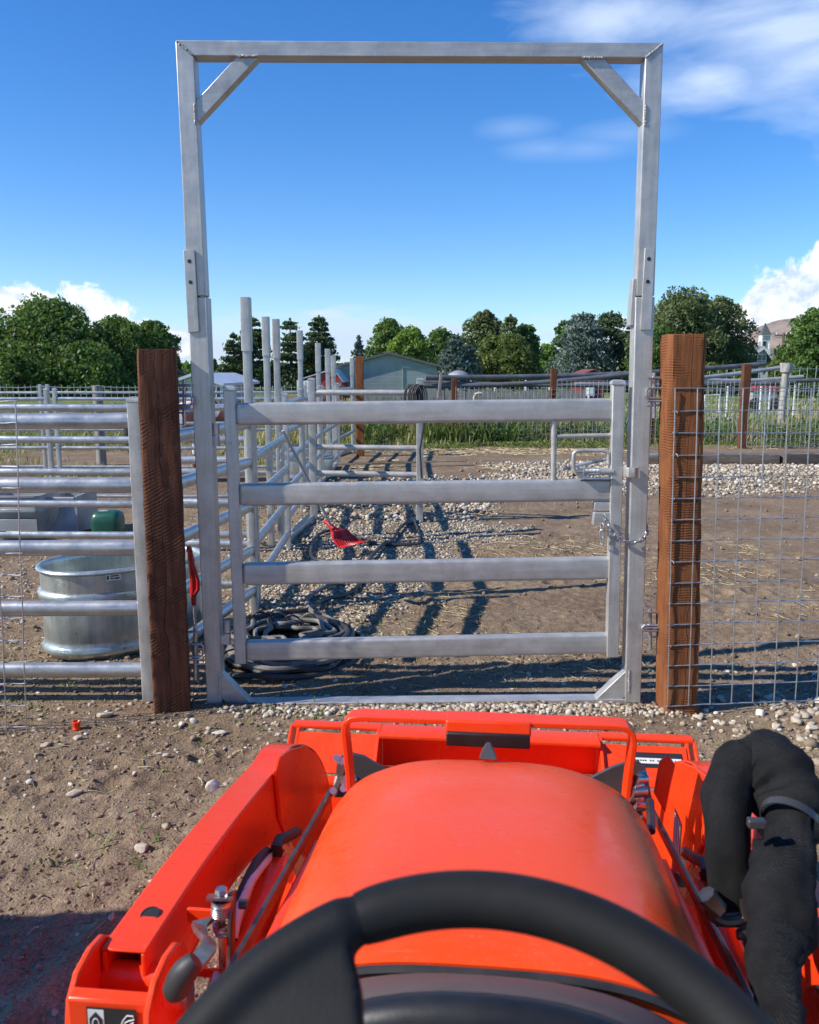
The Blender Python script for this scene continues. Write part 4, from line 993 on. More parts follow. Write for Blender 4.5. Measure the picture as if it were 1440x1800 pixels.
# ================================================================== far fence: brown posts and mesh
YF = 19.4
for (x, yt, w, Y, lb) in ((632,626,.145,16.4,'tallest far brown post, right of the row of uprights'),(799,665,.135,YF,'far brown post at the left end of the mesh, beside the tilted stake'),(974,648,.14,YF,'far brown post before the green trees, behind the gate latch side'),(1313,640,.155,18.2,'far brown post right of the near right jamb, seen through the mesh'),(1147,690,.13,YF,'far brown post partly hidden between arch and right jamb post')):
    p = P(x, yt, Y); wpost('fence_post', (p.x, Y, 0), w, w, p.z, M['post_b'] if x != 632 else M['post_r'], 0, lb, .004, .001, 'brown posts of the far fence')
def farmesh(x0, x1, y0, y1, h0, h1, dx, dz, r, label, name='far_wire_mesh', sagf=.012):
    mb = MB(); L_ = math.hypot(x1-x0, y1-y0); n = int(L_/dx); o0 = Vector((x0,y0,0)); D = Vector((x1-x0,y1-y0,0))
    for i in range(n+1):
        p = D*(i/n); j = random.gauss(0,.008); mb.tube([p+Vector((0,0,h0)), p+Vector((j,0,(h0+h1)/2)), p+Vector((random.gauss(0,.008),0,h1+random.gauss(0,.01)))], r, 4)
    z = h0; 
    while z <= h1+.001:
        mb.tube([D*(k/24)+Vector((0,0,z+sagf*math.sin(k*1.7+z*9))) for k in range(25)], r, 4); z += dz
    o = mb.build(name, M['wire']); o.location = o0; return tag(o, label, 'wire mesh', 'sheets of welded wire mesh')
a_ = P(800,780,YF).x; 
farmesh(a_, P(974,780,YF).x, YF-.08, YF-.08, .02, 1.28, .1, .1, .0045, 'far wire mesh between two brown posts behind the gate top rail')
farmesh(P(976,780,YF).x, P(1300,780,YF).x, YF-.08, YF-.06, .02, 1.42, .1, .1, .0045, 'far wire mesh before the meadow, behind the arch right upright')
farmesh(P(1313,780,18.1).x, 11, 18.1, 18.0, .02, 1.40, .1, .1, .0045, 'far wire mesh at the right edge before the grass')
farmesh(-11, -1.6, 21, 20.5, .05, 1.30, .15, .15, .007, 'distant wire fence below the left trees')
farmesh(7, 16, 24, 24, .2, 1.75, .22, .3, .008, 'tall pale wire mesh beyond the meadow at the right edge')
# long pipes resting on the far fence line
def lpipe(p, q, r, label, m='darkpipe'):
    p = Vector(p); q = Vector(q); o0 = p; pts = [p.lerp(q,k/10)-o0+Vector((0,0,-.10*math.sin(math.pi*k/10))) for k in range(11)]
    mb = MB(); mb.tube(pts, r, 12); o = mb.build('long_pipe', M[m]); o.location = o0; return tag(o, label, 'pipe', 'long pipes laid over the far fence')
M['darkpipe'] = simple('weathered_steel_pipe', (.20,.20,.205), (.11,.11,.115), 3, .55, .35)
M['greypipe'] = simple('pale_weathered_pipe', (.42,.44,.45), (.30,.31,.32), 3, .5, .3)
lpipe(P(748,664,20.2), P(1345,640,22.5), .062, 'topmost long grey pipe across the far fence')
lpipe(P(735,672,20.4), P(1440,668,21.0), .050, 'second long grey pipe just under the topmost')
lpipe(P(716,678,20.3), P(1120,656,20.8), .060, 'dark long pipe reaching left over the plank fence')
lpipe(P(1010,676,20.6), P(1395,643,21.6), .050, 'pale long pipe rising toward the white post', 'greypipe')
lpipe(P(1120,661,20.9), P(1398,672,20.9), .062, 'lower dark pipe at the right ending by the white post')
lpipe(P(1180,662,21.2), P(1412,662,21.2), .050, 'short grey pipe end above the others near the white post', 'greypipe')
# tilted stake
bar('wooden_stake', P(771,700,20.0), P(776,655,20.0), .13, .07, 'tilted grey stake left of the first far brown post', 'oldwood', 'stake')
M['palewood'] = simple('peeling_pale_wood', (.52,.50,.45), (.26,.245,.22), 6, .9, 0, .6, 40, .02, (5,5,.7))
wp_ = P(1375,722,20.6); wz = P(1375,638,20.6).z
o = MB().tube([Vector((0,0,-.1)),Vector((0,0,.6)),Vector((.02,0,wz-.25)),Vector((.03,0,wz-.22)),Vector((.035,0,wz))], [.085,.08,.08,.13,.155], 12).build('gate_post', M['palewood']); o.location = (wp_.x, 20.6, 0)
tag(o, 'thick peeling white post with a wider head beyond the meadow mesh', 'post')
# plank fence
pf = empty('plank_fence', (P(620,700,25).x,25,0), 'old grey vertical plank fence before the blue barn', 'fence')
for i in range(34):
    x = i*.103+random.uniform(-.006,.006); h = 1.10+random.uniform(-.05,.05)
    MB().prism([Vector((x,0,.0)),Vector((x+.09,0,.0)),Vector((x+.09+random.uniform(-.01,.01),0,h)),Vector((x+random.uniform(-.01,.01),0,h+random.uniform(-.03,.03)))], Vector((0,.02,0))).build('plank', M['oldwood'], pf)
for z in (.3,.85): MB().rr((0,.06,z),(3.5,.06,z),.04,.08,.005).build('fence_rail', M['oldwood'], pf)
pf2 = copy_tree(pf); pf2.location.x += 3.35; pf2.location.y += .3; pf2['label'] = 'second run of the old plank fence, behind the tilted stake'
# old wooden fence post far left
p = P(172,695,15); o = MB().lathe([(0,-.1),(.085,-.1),(.082,1.2),(.078,P(172,678,15).z),(.0,P(172,677,15).z)], (0,0,0), 14).build('fence_post', M['oldwood']); o.location = (p.x,15,0)
tag(o, 'single round grey wooden post before the left trees', 'post')
# timbers on the ground
p0, p1 = P(1146,812,14.6), P(1560,812,14.2)
bar('landscape_timber', (G(1135,822).x,G(1135,822).y+.5,.10), (G(1375,822).x, G(1375,822).y+.2,.12), .24, .20, 'long dark timber lying along the far edge of the gravel bank', 'tie', 'timber', 'dark timbers on the gravel bank')
bar('landscape_timber', (G(1380,822).x,G(1380,822).y+.1,.13), (G(1600,818).x, G(1600,818).y,.13), .24, .20, 'dark timber at the right edge continuing the long one', 'tie', 'timber', 'dark timbers on the gravel bank')
ch1 = bar('steel_channel', G(986,827,.10)+Vector((0,0,.02)), G(1072,806,.25), .10, .035, 'thin steel channel with round holes behind the latch handle', 'pipev', 'steel channel', 'steel channels on the gravel')
bar('steel_channel', G(1190,802,.24)+Vector((-.55,.1,0)), G(1232,796,.25)+Vector((0,0,0)), .13, .04, 'short steel channel piece lying on the timber behind right post', 'pipev', 'steel channel', 'steel channels on the gravel')
q0, q1 = G(986,827,.10)+Vector((0,0,.02)), G(1072,806,.25)
dq = (q1-q0)
for f in (.08,.14,.66,.72,.80):
    c0 = dq*f + Vector((0,-.058,0)); MB().tube([c0+Vector((.028*math.cos(a),0,.020*math.sin(a)+.012)) for a in (2*math.pi*i/14 for i in range(14))], .006, 6, closed=True).build('punched_hole', M['lab_black'], ch1)
# ================================================================== horses
def skinned(name, joints, edges, m, parent=None, sub=2):
    """joints: {key:(x,y,z,rx,ry)}"""
    ks = list(joints); me = bpy.data.meshes.new(name); me.from_pydata([joints[k][:3] for k in ks], [(ks.index(a), ks.index(b_)) for a,b_ in edges], [])
    o = bpy.data.objects.new(name, me); COL.objects.link(o)
    sk = o.modifiers.new('skin','SKIN'); sk.use_smooth_shade = True
    for i,k in enumerate(ks):
        v = me.skin_vertices[0].data[i]; v.radius = (joints[k][3], joints[k][4] if len(joints[k])>4 else joints[k][3]); v.use_root = (i == 0)
    sb = o.modifiers.new('sub','SUBSURF'); sb.levels = sub; sb.render_levels = sub
    me.materials.append(m)
    if parent: o.parent = parent
    return o
def pony(loc, rz, sc, m, mane, label, head_up=1.0):
    J = dict(pel=(-.42,0,1.06,.20,.22), bel=(-.1,0,1.0,.24,.25), che=(.30,0,1.0,.22,.25), wit=(.42,0,1.10,.17,.22), n1=(.62,0,1.10+.18*head_up,.12,.16), n2=(.80,0,1.10+.38*head_up,.085,.12),
      h0=(.90,0,1.12+.46*head_up,.085,.10), h1=(1.04,0,1.08+.36*head_up,.062,.085), h2=(1.16,0,1.04+.24*head_up,.045,.055), tail0=(-.62,0,1.08,.06,.06))
    Ed = [('pel','bel'),('bel','che'),('che','wit'),('wit','n1'),('n1','n2'),('n2','h0'),('h0','h1'),('h1','h2'),('pel','tail0')]
    for s in (-1,1):
        k = 'l' if s<0 else 'r'; d = .06*s
        J.update({'f1'+k:(.36,.12*s,.74,.085,.09),'f2'+k:(.36+d,.12*s,.46,.048,.05),'f3'+k:(.35+d,.12*s,.16,.030,.032),'f4'+k:(.38+d,.12*s,.03,.042,.045),
                  'b1'+k:(-.42,.13*s,.80,.115,.12),'b2'+k:(-.52-d,.13*s,.50,.055,.065),'b3'+k:(-.50-d,.13*s,.18,.032,.035),'b4'+k:(-.46-d,.13*s,.03,.043,.046),
                  'e0'+k:(.88,.05*s,1.20+.47*head_up,.028,.02),'e1'+k:(.89,.065*s,1.29+.47*head_up,.010,.010)})
        Ed += [('che','f1'+k),('f1'+k,'f2'+k),('f2'+k,'f3'+k),('f3'+k,'f4'+k),('pel','b1'+k),('b1'+k,'b2'+k),('b2'+k,'b3'+k),('b3'+k,'b4'+k),('h0','e0'+k),('e0'+k,'e1'+k)]
    o = skinned('horse', J, Ed, m); o.location = loc; o.rotation_euler = (0,0,rz); o.scale = (sc,sc,sc); tag(o, label, 'horse')
    tl_ = MB(); tl_.tube([Vector((-.64,0,1.10)),Vector((-.72,0,1.0)),Vector((-.74,0,.7)),Vector((-.70,0,.40))], [.04,.06,.06,.02], 8).build('tail', mane, o)
    MB().tube([Vector((.46,0,1.30)),Vector((.60,0,1.26+.18*head_up)),Vector((.74,0,1.20+.38*head_up)),Vector((.88,0,1.22+.46*head_up))], [.02,.035,.04,.03], 8, sq=2.2).build('mane', mane, o)
    return o
pm, t, b = mat('paint_horse_coat'); n = t.noise(t.coord('Object'), 2.6, 2, .4, .3)
setb(t, b, Base_Color=t.ramp(n, [(.50,(.72,.66,.60)),(.53,(.20,.07,.03))]), Roughness=.6)
M['bay'] = simple('bay_horse_coat', (.20,.08,.04), (.15,.055,.03), 3, .6); M['mane'] = simple('dark_mane', (.03,.022,.02), (.05,.035,.03), 10, .7)
hp = P(355,843,12.6); pony((hp.x-.35, 12.55, 0), R(4), .94, pm, M['mane'], 'brown and white paint horse behind the pens left of the arch', -.35)
hp = P(540,800,17.6); pony((hp.x-.1, 17.7, 0), R(0), .93, M['bay'], M['mane'], 'brown horse with raised head behind the row of uprights', .55)
# ================================================================== buildings
def lap(name, c, sc=6.5):
    m, t, b = mat(name); w = t.n.new('ShaderNodeTexWave'); w.wave_profile = 'SAW'; w.bands_direction = 'Z'; w.inputs['Scale'].default_value = sc; w.inputs['Distortion'].default_value = .1
    t.link(t.coord('Object'), w.inputs['Vector']); n = t.noise(t.coord('Object'), 1.2, 4)
    setb(t, b, Base_Color=t.mix(t.ramp(n,[(.4,0.0),(.7,1.0)]), c, tuple(x*.8 for x in c)), Roughness=.7, Normal=t.bump(w.outputs['Fac'], .6, .04)); return m
M['siding'] = lap('blue_grey_siding', (.30,.35,.35), 1.4); M['redsiding'] = simple('red_barn_boards', (.42,.03,.035), (.30,.025,.03), 2, .7, stretch=(8,8,.5))
M['roof'] = simple('dark_shingles', (.12,.125,.13), (.07,.075,.08), 4, .85, 0, .4, 9, .03); M['palewall'] = lap('pale_siding', (.58,.60,.56), .8)
M['whiteroof'] = simple('pale_metal_roof', (.62,.66,.70), (.52,.56,.60), 1, .45, .2); M['glass'] = simple('dark_window_glass', (.03,.04,.05), (.05,.06,.07), 3, .12)
M['redroof'] = simple('dull_red_roof', (.22,.06,.05), (.15,.045,.04), 4, .8)
M['shutter'] = simple('dark_green_shutter', (.03,.05,.045), (.02,.035,.03), 4, .7)
def gable(name, x0, x1, Y, eave, peak, depth, wallm, roofm, label, cat='building', over=.25, z0=0, trim=None, openings=(), xp=None, dt=.15):
    """gable end faces the viewer"""
    o = empty(name, ((x0+x1)/2, Y, 0), label, cat); w = (x1-x0)/2; xp = 0 if xp is None else xp
    MB().prism([Vector((-w,0,z0)),Vector((w,0,z0)),Vector((w,0,eave)),Vector((xp,0,peak)),Vector((-w,0,eave))], Vector((0,depth,0))).build('wall', M[wallm], o)
    ro_ = None
    for s in (-1,1):
        sl = (peak-eave)/(w+s*(-xp) if s>0 else w+xp); ex = s*(w+over); ez = peak - sl*abs(ex-xp)
        r_ = MB().prism([Vector((xp,-over,peak+.02)),Vector((ex,-over,ez+.02)),Vector((ex,-over,ez+.02+dt)),Vector((xp,-over,peak+.02+dt))], Vector((0,depth+2*over,0))).build('roof', M[roofm], o)
        if trim: MB().prism([Vector((xp,-over-.03,peak-.10)),Vector((ex,-over-.03,ez-.10)),Vector((ex,-over-.03,ez+.06+dt)),Vector((xp,-over-.03,peak+.06+dt))], Vector((0,.028,0))).build('fascia', M[trim], r_)
    for (cx, cz, ww, hh_, mm, kind) in openings:
        f = MB().box((cx,-.03,cz), (ww+.16,.10,hh_+.16)).build(kind, M['white'], o); MB().box((cx,-.085,cz), (ww,.03,hh_)).build('pane' if kind=='window' else 'door_panel', M[mm], f)
        if kind == 'window':
            MB().box((cx,-.105,cz), (.05,.02,hh_)).build('glazing_bar', M['white'], f); MB().box((cx,-.103,cz), (ww,.018,.05)).build('glazing_bar', M['white'], f)
    return o
YB = 55
x0, x1 = P(599,660,YB).x, P(768,660,YB).x
gable('metal_barn', x0, x1, YB, P(600,645,YB).z, P(684,623,YB).z, 14, 'siding', 'roof', 'wide blue grey barn with a low gable roof behind the plank fence', 'barn', .3, -.2)
MB().rr((.9,-.04,.0),(.9,-.04,P(688,645,YB).z),.05,.05,.01,(0,1,0)).build('door_edge', M['siding'], bpy.data.objects['metal_barn'])
MB().rr((.9,-.045,P(688,645,YB).z),(3.0,-.045,P(688,645,YB).z-.1),.05,.05,.01).build('door_track', M['siding'], bpy.data.objects['metal_barn'])
YR = 50
x0, x1 = P(528,680,YR).x, P(600,680,YR).x
gable('red_barn', x0, x1, YR, P(540,668,YR).z, P(590,650,YR).z, 9, 'redsiding', 'whiteroof', 'small red barn with a pale roof edge left of the blue grey barn', 'barn', .12, -.2, None, ((-.9,P(556,680,YR).z-.3,.8,1.2,'white','window'),), xp=.75, dt=.06)
YW = 44
x0, x1 = P(300,680,YW).x, P(385,680,YW).x
gable('pale_shed', x0, x1, YW, P(340,676,YW).z, P(345,661,YW).z, 10, 'palewall', 'whiteroof', 'low pale building with a shallow white roof behind the arch left upright', 'shed', .3, -.2, None, ((-.6,.6,.5,.6,'glass','window'),(.3,.6,.5,.6,'glass','window'),(1.1,.6,.4,.6,'glass','window')))
YS = 46
M['darkred'] = simple('dark_red_boards', (.20,.03,.028), (.13,.02,.02), 2, .8)
x0, x1 = P(1023,690,YS).x, P(1062,690,YS).x
gable('red_shed', x0, x1, YS, P(1020,659,YS).z, P(1043,651,YS).z, 3, 'darkred', 'redroof', 'little dark red shed beyond the far mesh', 'shed', .12, 0, None, ((-.15,.7,.3,.5,'white','door'),), dt=.05)
0 and gable('red_shed', P(1088,690,YS+4).x, P(1110,690,YS+4).x, YS+4, 1.0, 1.2, 1.5, 'redsiding', 'redroof', 'second dark red shed just left of the arch right upright', 'shed', .1)
YH = 85
x0, x1 = P(1306,640,YH).x, P(1358,640,YH).x
gable('farmhouse', x0, x1, YH, P(1330,636,YH).z, P(1342,612,YH).z, 9, 'palewall', 'roof', 'pale house with white gable trim and a shuttered window at right', 'house', .35, -.2, 'white', ((.35,P(1340,634,YH).z,.75,1.1,'glass','window'),), xp=.4)
fh = bpy.data.objects['farmhouse']
for s in (-1,1): MB().box((.35+s*.72,-.06,P(1340,634,YH).z), (.5,.06,1.25)).build('shutter', M['shutter'], fh)
w0, w1 = P(1253,648,YH-1).x, P(1318,648,YH-1).x; o = empty('house_wing', (w0, YH-1, 0), 'long low wing with grey roof left of the pale house', 'house')
zz0, zz1 = P(1260,652,YH-1).z, P(1260,636,YH-1).z
MB().prism([Vector((.3,0,-.2)),Vector((w1-w0,0,-.2)),Vector((w1-w0,0,zz0)),Vector((.3,0,zz0))], Vector((0,5,0))).build('wall', M['palewall'], o)
MB().prism([Vector((0,-.5,zz0-.05)),Vector((w1-w0,-.5,zz0-.05)),Vector((w1-w0,2.5,zz1)),Vector((.5,2.5,zz1))], Vector((0,0,.15))).build('roof', M['roof'], o)
# church tower
YC = 150
cx_ = P(1343,612,YC); o = empty('church_tower', (cx_.x, YC, 0), 'white church belfry with a pointed dark spire before the mountain', 'church')
def cz(y): return P(1343,y,YC).z
hw_ = .78
mb = MB(); mb.box((0,0,cz(613)/2), (hw_*2,hw_*2,cz(613))).build('tower_base', M['white'], o)
for sx_ in (-1,1):
    for sy_ in (-1,1): MB().box((sx_*(hw_-.12),sy_*(hw_-.12),(cz(613)+cz(600))/2), (.24,.24,cz(600)-cz(613))).build('column', M['white'], o)
MB().box((0,.2,(cz(613)+cz(600))/2), (.5,.5,cz(600)-cz(613))).build('bell', M['shutter'], o)
MB().box((0,0,(cz(600)+cz(588.5))/2), (hw_*1.85,hw_*1.85,cz(588.5)-cz(600))).build('belfry', M['white'], o)
for i in range(5): MB().box((-.5+.25*i,-hw_*.93-.02,(cz(598)+cz(591))/2), (.08,.05,cz(591)-cz(598))).build('louvre', M['roof'], o)
zb, ztp = cz(588.5), cz(567)
MB().add([(-.86,-.86,zb),(.86,-.86,zb),(.86,.86,zb),(-.86,.86,zb),(0,0,ztp)], [(0,1,4),(1,2,4),(2,3,4),(3,0,4),(3,2,1,0)]).build('spire', M['redroof'] if False else M['roof'], o)
YU = 110; u0 = P(1378,585,YU); o = empty('utility_pole', (u0.x,YU,0), 'thin wooden utility pole with a crossarm before the mountain', 'utility pole')
MB().tube([(0,0,0),(0,0,u0.z)], [.22,.16], 8).build('pole', M['tie'], o); MB().box((0,0,u0.z-.3),(2.2,.14,.16)).build('crossarm', M['tie'], o)
for s in (-.9,.4,.9): MB().tube([(s,0,u0.z-.2),(s,0,u0.z+.08)], .06, 6).build('insulator', M['white'], o)
# small posts, fences and red farm gear in the meadow
for i,(x,yt,yb_,Y,lb) in enumerate(((1279,669,698,31,'thin white post in the meadow, left of the far brown post'),(1338,668,692,33,'thin white post before the red farm gear'),(1397,668,694,30,'thin white post right of the thick peeling post'),(1354,672,690,34,'short white post between farm gear and thick peeling post'),(870,672,700,27,'leftmost thin pale post beyond the far mesh'),(924,668,705,27,'leaning pale post with a dead vine beyond the far mesh'),(966,676,700,28,'short white post left of the far brown post near latch'),(1035,672,700,29,'thin white post before the little red shed'))):
    p = P(x,yb_,Y); z1_ = P(x,yt,Y).z; o = MB().rr((0,0,0),(0,0,z1_),.06,.06,.01,(0,1,0)).build('fence_post', M['white']); o.location = (p.x,Y,0); tag(o, lb, 'post', 'thin pale posts of the meadow')
o = empty('white_jump', (P(1240,690,32).x,32,0), 'low white rail frame standing in the meadow', 'rail frame')
for x_ in (0,.55): MB().rr((x_,0,0),(x_,0,.78),.05,.05,.01,(0,1,0)).build('leg', M['white'], o)
MB().rr((0,0,.78),(.55,0,.78),.05,.05,.01).build('top_rail', M['white'], o)
o = empty('tool_cart', (P(1347,676,36).x,36,0), 'red topped farm cart beyond the meadow', 'cart')
MB().prism([Vector((-.6,0,.85)),Vector((.6,0,.85)),Vector((.4,0,1.1)),Vector((-.3,0,1.14))], Vector((0,.7,0))).build('cover', M['redpl'], o)
MB().box((0,.35,.62),(1.0,.6,.35)).build('bin', M['trough'], o)
for s in (-.4,.4): MB().lathe([(0,-.05),(.26,-.05),(.28,0),(.26,.05),(0,.05)], (s,.0,.28), 16, 'y').build('wheel', M['rubber'], o)
# vent pipe elbow
M['cream'] = simple('cream_plastic', (.52,.44,.30), (.42,.35,.24), 5, .6)
o = MB().tube([Vector((0,0,0)),Vector((0,0,.92)),Vector((.03,0,1.0)),Vector((.1,0,1.03)),Vector((.2,0,1.02))], .045, 12).build('elbow_pipe', M['cream']); q_ = P(834,715,24); o.location = (q_.x, 24, 0)
tag(o, 'cream elbow pipe rising beyond the far mesh', 'pipe')
o = empty('small_gazebo', (P(806,668,28).x,28,0), 'small round grey roof cap behind the first far brown post', 'roof cap')
MB().lathe([(0,1.5),(.35,1.5),(.30,1.58),(.12,1.66),(.0,1.67)], (0,0,0), 14).build('cap', M['greypipe'], o); MB().tube([(0,0,0),(0,0,1.5)], .05, 8).build('stem', M['greypipe'], o)
# ================================================================== trees
def leaves(name, C, size, m, parent, outn=None, asp=.55, hang=0):
    """C (n,3) leaf clump centres; each a small bent two-quad leaf spray"""
    n = len(C); a = rng.normal(0,1,(n,3)); a[:,2] -= hang
    if outn is not None: a = a*.8 + outn
    a /= np.linalg.norm(a,axis=1)[:,None]; r_ = rng.normal(0,1,(n,3)); b_ = np.cross(a, r_); b_ /= np.linalg.norm(b_,axis=1)[:,None]; c_ = np.cross(a,b_)
    s = (size*rng.uniform(.55,1.35,n))[:,None]
    V = np.stack([C-b_*s*.5, C-c_*s*asp*.5+a*s*.05, C+b_*s*.5, C+c_*s*asp*.5+a*s*.05], 1).reshape(-1,3)
    Fc = (np.arange(n)*4)[:,None] + np.array([0,1,2,3])
    return mesh_np(name, V, Fc, m, parent, attr=[('rnd','POINT',np.repeat(rng.uniform(0,1,n),4))])
TM = {}
def tm(k):
    if k in TM: return TM[k]
    S_ = dict(ash=[(.2,(0.033,0.083,0.022)),(.5,(0.073,0.156,0.033)),(.8,(0.156,0.256,0.051))], lime=[(.2,(0.064,0.137,0.026)),(.5,(0.156,0.274,0.040)),(.8,(0.293,0.402,0.064))],
      mid=[(.2,(0.046,0.106,0.029)),(.5,(0.100,0.183,0.040)),(.8,(0.202,0.293,0.064))], pine=[(.2,(0.033,0.066,0.033)),(.5,(0.066,0.113,0.047)),(.8,(0.119,0.164,0.073))],
      blue=[(.2,(0.064,0.100,0.092)),(.5,(0.137,0.192,0.173)),(.8,(0.256,0.312,0.274))], olive=[(.2,(0.064,0.100,0.027)),(.5,(0.137,0.183,0.044)),(.8,(0.238,0.283,0.083))],
      willow=[(.2,(0.046,0.073,0.029)),(.5,(0.110,0.146,0.054)),(.8,(0.219,0.256,0.110))], bare=[(.2,(0.183,0.164,0.146)),(.5,(0.312,0.283,0.256)),(.8,(0.439,0.402,0.366))])
    TM[k] = leafmat('foliage_'+k, S_[k], .22 if k in ('pine','blue') else .35, .35); return TM[k]
M['bark'] = simple('bark', (.10,.075,.055), (.06,.045,.035), 3, .9, 0, .6, 12, .05, (3,3,.6))
def limb(mb, p, q, r0, r1, n=7):
    p = Vector(p); q = Vector(q); md = p.lerp(q,.5)+Vector((random.uniform(-1,1),random.uniform(-1,1),.6))*(q-p).length*.07
    mb.tube([p, md, q], [r0,(r0+r1)/2,r1], n)
def broadleaf(px, pt, pw, Y, kind, label, base=None, n=5200, ls=.42, seed=0, lumps=26, low=.12, pb=None, group='broadleaf trees behind the farm', shape=1.0, trunk=.25):
    """px centre, pt top y, pw half width px"""
    r2 = np.random.default_rng(seed+100); top = P(px,pt,Y).z; hw = pw/F*Y; cx = P(px,650,Y).x
    o = empty('broadleaf_tree', (cx,Y,0), label, 'tree', group)
    cen = []
    for i in range(lumps):
        f = i/(lumps-1); zc = low + (1-low)*f**.85; rad = math.sin(min(1,(zc*.86+.14))*math.pi)**.5*shape if zc < .95 else .25
        a = i*2.4+r2.uniform(-.3,.3); q = hw*rad*r2.uniform(.35,.78)
        cen.append((math.cos(a)*q, math.sin(a)*q*.8, top*(zc*.86), hw*r2.uniform(.26,.40)*(1.05-.35*zc)))
    cen = np.array(cen); pick = r2.integers(0,len(cen),n)
    d = r2.normal(0,1,(n,3)); d[:,2] = np.abs(d[:,2])*r2.choice([1,1,1,-.6],n); d /= np.linalg.norm(d,axis=1)[:,None]
    rr_ = cen[pick,3]*(r2.uniform(0,1,n)**.35)*(1+.22*(vn(d[:,0]*4+pick, d[:,2]*4+d[:,1]*3, 7)-.3)*2)
    C = cen[pick,:3] + d*rr_[:,None]*np.array([1,1,1.05]); C[:,2] *= top/np.quantile(C[:,2],.996); C[:,2] = np.maximum(C[:,2], .1); C[:,:2] *= hw/np.quantile(np.abs(C[:,0]),.985)
    leaves('crown', C, ls, tm(kind), o, d*.9)
    mb = MB(); th = top*trunk; tr_ = hw*.055+.08
    mb.tube([Vector((0,0,-.2)),Vector((.02,0,th*.5)),Vector((0,0,th)),Vector((.05,0,top*.6)),Vector((0,0,top*.85))], [tr_*1.3,tr_,tr_*.85,tr_*.5,tr_*.15], 9)
    for c in cen[::2]: limb(mb, (0,0,max(th*.8,c[2]*.5)), tuple(c[:3]), tr_*.35, tr_*.08, 5)
    mb.build('trunk', M['bark'], o); return o
def conifer(px, pt, pw, Y, kind, label, n=4200, ls=.34, seed=0, low=.06, gaps=0.0, power=.85, droop=.25, tiers=22, group='conifers behind the farm', clump=.55):
    r2 = np.random.default_rng(seed+500); top = P(px,pt,Y).z; hw = pw/F*Y; cx = P(px,650,Y).x
    o = empty('conifer_tree', (cx,Y,0), label, 'tree', group); Cs = []; mb = MB(); tr_ = .05*hw+.1
    mb.tube([Vector((0,0,-.2)),Vector((0,0,top*.5)),Vector((0,0,top*.98))], [tr_,tr_*.6,tr_*.08], 8)
    nb_ = 0; br = []
    for i in range(tiers):
        f = low + (1-low)*((i+r2.uniform(-.3,.3))/tiers); f = min(max(f,low),.97); L0 = hw*((1-f)**power)*1.0
        for k in range(8):
            if r2.random() < gaps: continue
            a = r2.uniform(0,2*math.pi); ln = L0*r2.uniform(.6,1.12); br.append((f*top, a, ln))
    per = max(6, n//len(br))
    for z, a, ln in br:
        s = r2.uniform(.12,1,per)**.7; w = (1-s*.6)*ln*.20*clump/.55+.04*hw
        x = math.cos(a)*s*ln; y = math.sin(a)*s*ln; zz = z - droop*ln*s**1.5 + .10*ln*s + r2.normal(0,1,per)*w*.38
        x = x - math.sin(a)*r2.normal(0,1,per)*w; y = y + math.cos(a)*r2.normal(0,1,per)*w
        Cs.append(np.stack([x,y,zz],-1))
    C = np.concatenate(Cs); C[:,:2] *= hw/np.quantile(np.abs(C[:,0]),.985); C[:,2] = np.clip(C[:,2], .1, top); tipn = 40; tz = r2.uniform(.93,1,tipn)*top
    C = np.concatenate([C, np.stack([r2.normal(0,.02*hw,tipn)*(1.02*top-tz)/top*20*.2, r2.normal(0,.02*hw,tipn), tz],-1)])
    o2 = np.stack([C[:,0],C[:,1],np.full(len(C),hw*.4)],-1); o2 /= np.linalg.norm(o2,axis=1)[:,None]
    leaves('crown', C, ls, tm(kind), o, o2*.5, .5, .2)
    for z,a,ln in br[::5]: mb.tube([Vector((0,0,z)), Vector((math.cos(a)*ln*.8, math.sin(a)*ln*.8, z-droop*ln*.5))], [tr_*.25,.02], 5)
    mb.build('trunk', M['bark'], o); return o
# left mass
broadleaf(90,524,102,62,'ash','biggest round leafy tree at the left edge', n=16000, ls=.30, seed=1, lumps=44)
broadleaf(-40,560,90,60,'ash','leafy tree cut by the left picture edge', n=7000, ls=.32, seed=2, lumps=26)
broadleaf(215,558,62,64,'mid','middle leafy tree right of the biggest left one', n=9000, ls=.30, seed=3, lumps=34)
broadleaf(270,566,50,66,'ash','leafy tree behind the top of the left brown post', n=7500, ls=.30, seed=4, lumps=30)
broadleaf(150,600,70,59,'ash','low leafy tree filling between the left trees', n=6000, ls=.30, seed=5, lumps=24)
broadleaf(298,590,24,68,'bare','greyish half bare tree between left post and arch', n=1500, ls=.26, seed=6, lumps=16)
broadleaf(20,600,80,58,'mid','low leafy tree at the lower left edge', n=6500, ls=.30, seed=7, lumps=24)
# pines
conifer(378,632,13,90,'pine','tiny pointed spruce just right of the arch left upright', n=1500, ls=.35, seed=1)
conifer(412,585,34,78,'pine','wide pine left of the tallest upright', n=4200, ls=.34, seed=2, gaps=.30, tiers=13, clump=.55, droop=.05)
conifer(444,556,42,80,'pine','tall pine behind the tallest upright', n=6500, ls=.36, seed=3, gaps=.40, tiers=15, power=.6, clump=.6, droop=.08)
conifer(512,560,33,80,'pine','ragged pine behind the fourth upright', n=5200, ls=.36, seed=4, gaps=.45, tiers=13, power=.5, clump=.7, droop=.05)
conifer(562,555,40,82,'pine','tall dark pine above the red barn', n=8500, ls=.36, seed=5, gaps=.32, tiers=15, power=.55, clump=.7, droop=.05)
conifer(536,606,30,84,'willow','lower olive pine filling behind the red barn', n=4200, ls=.36, seed=15, gaps=.15, tiers=14, power=.5, clump=.9)
conifer(631,590,22,85,'blue','small blue spruce left of the blue grey barn', n=2800, ls=.34, seed=6, gaps=.2)
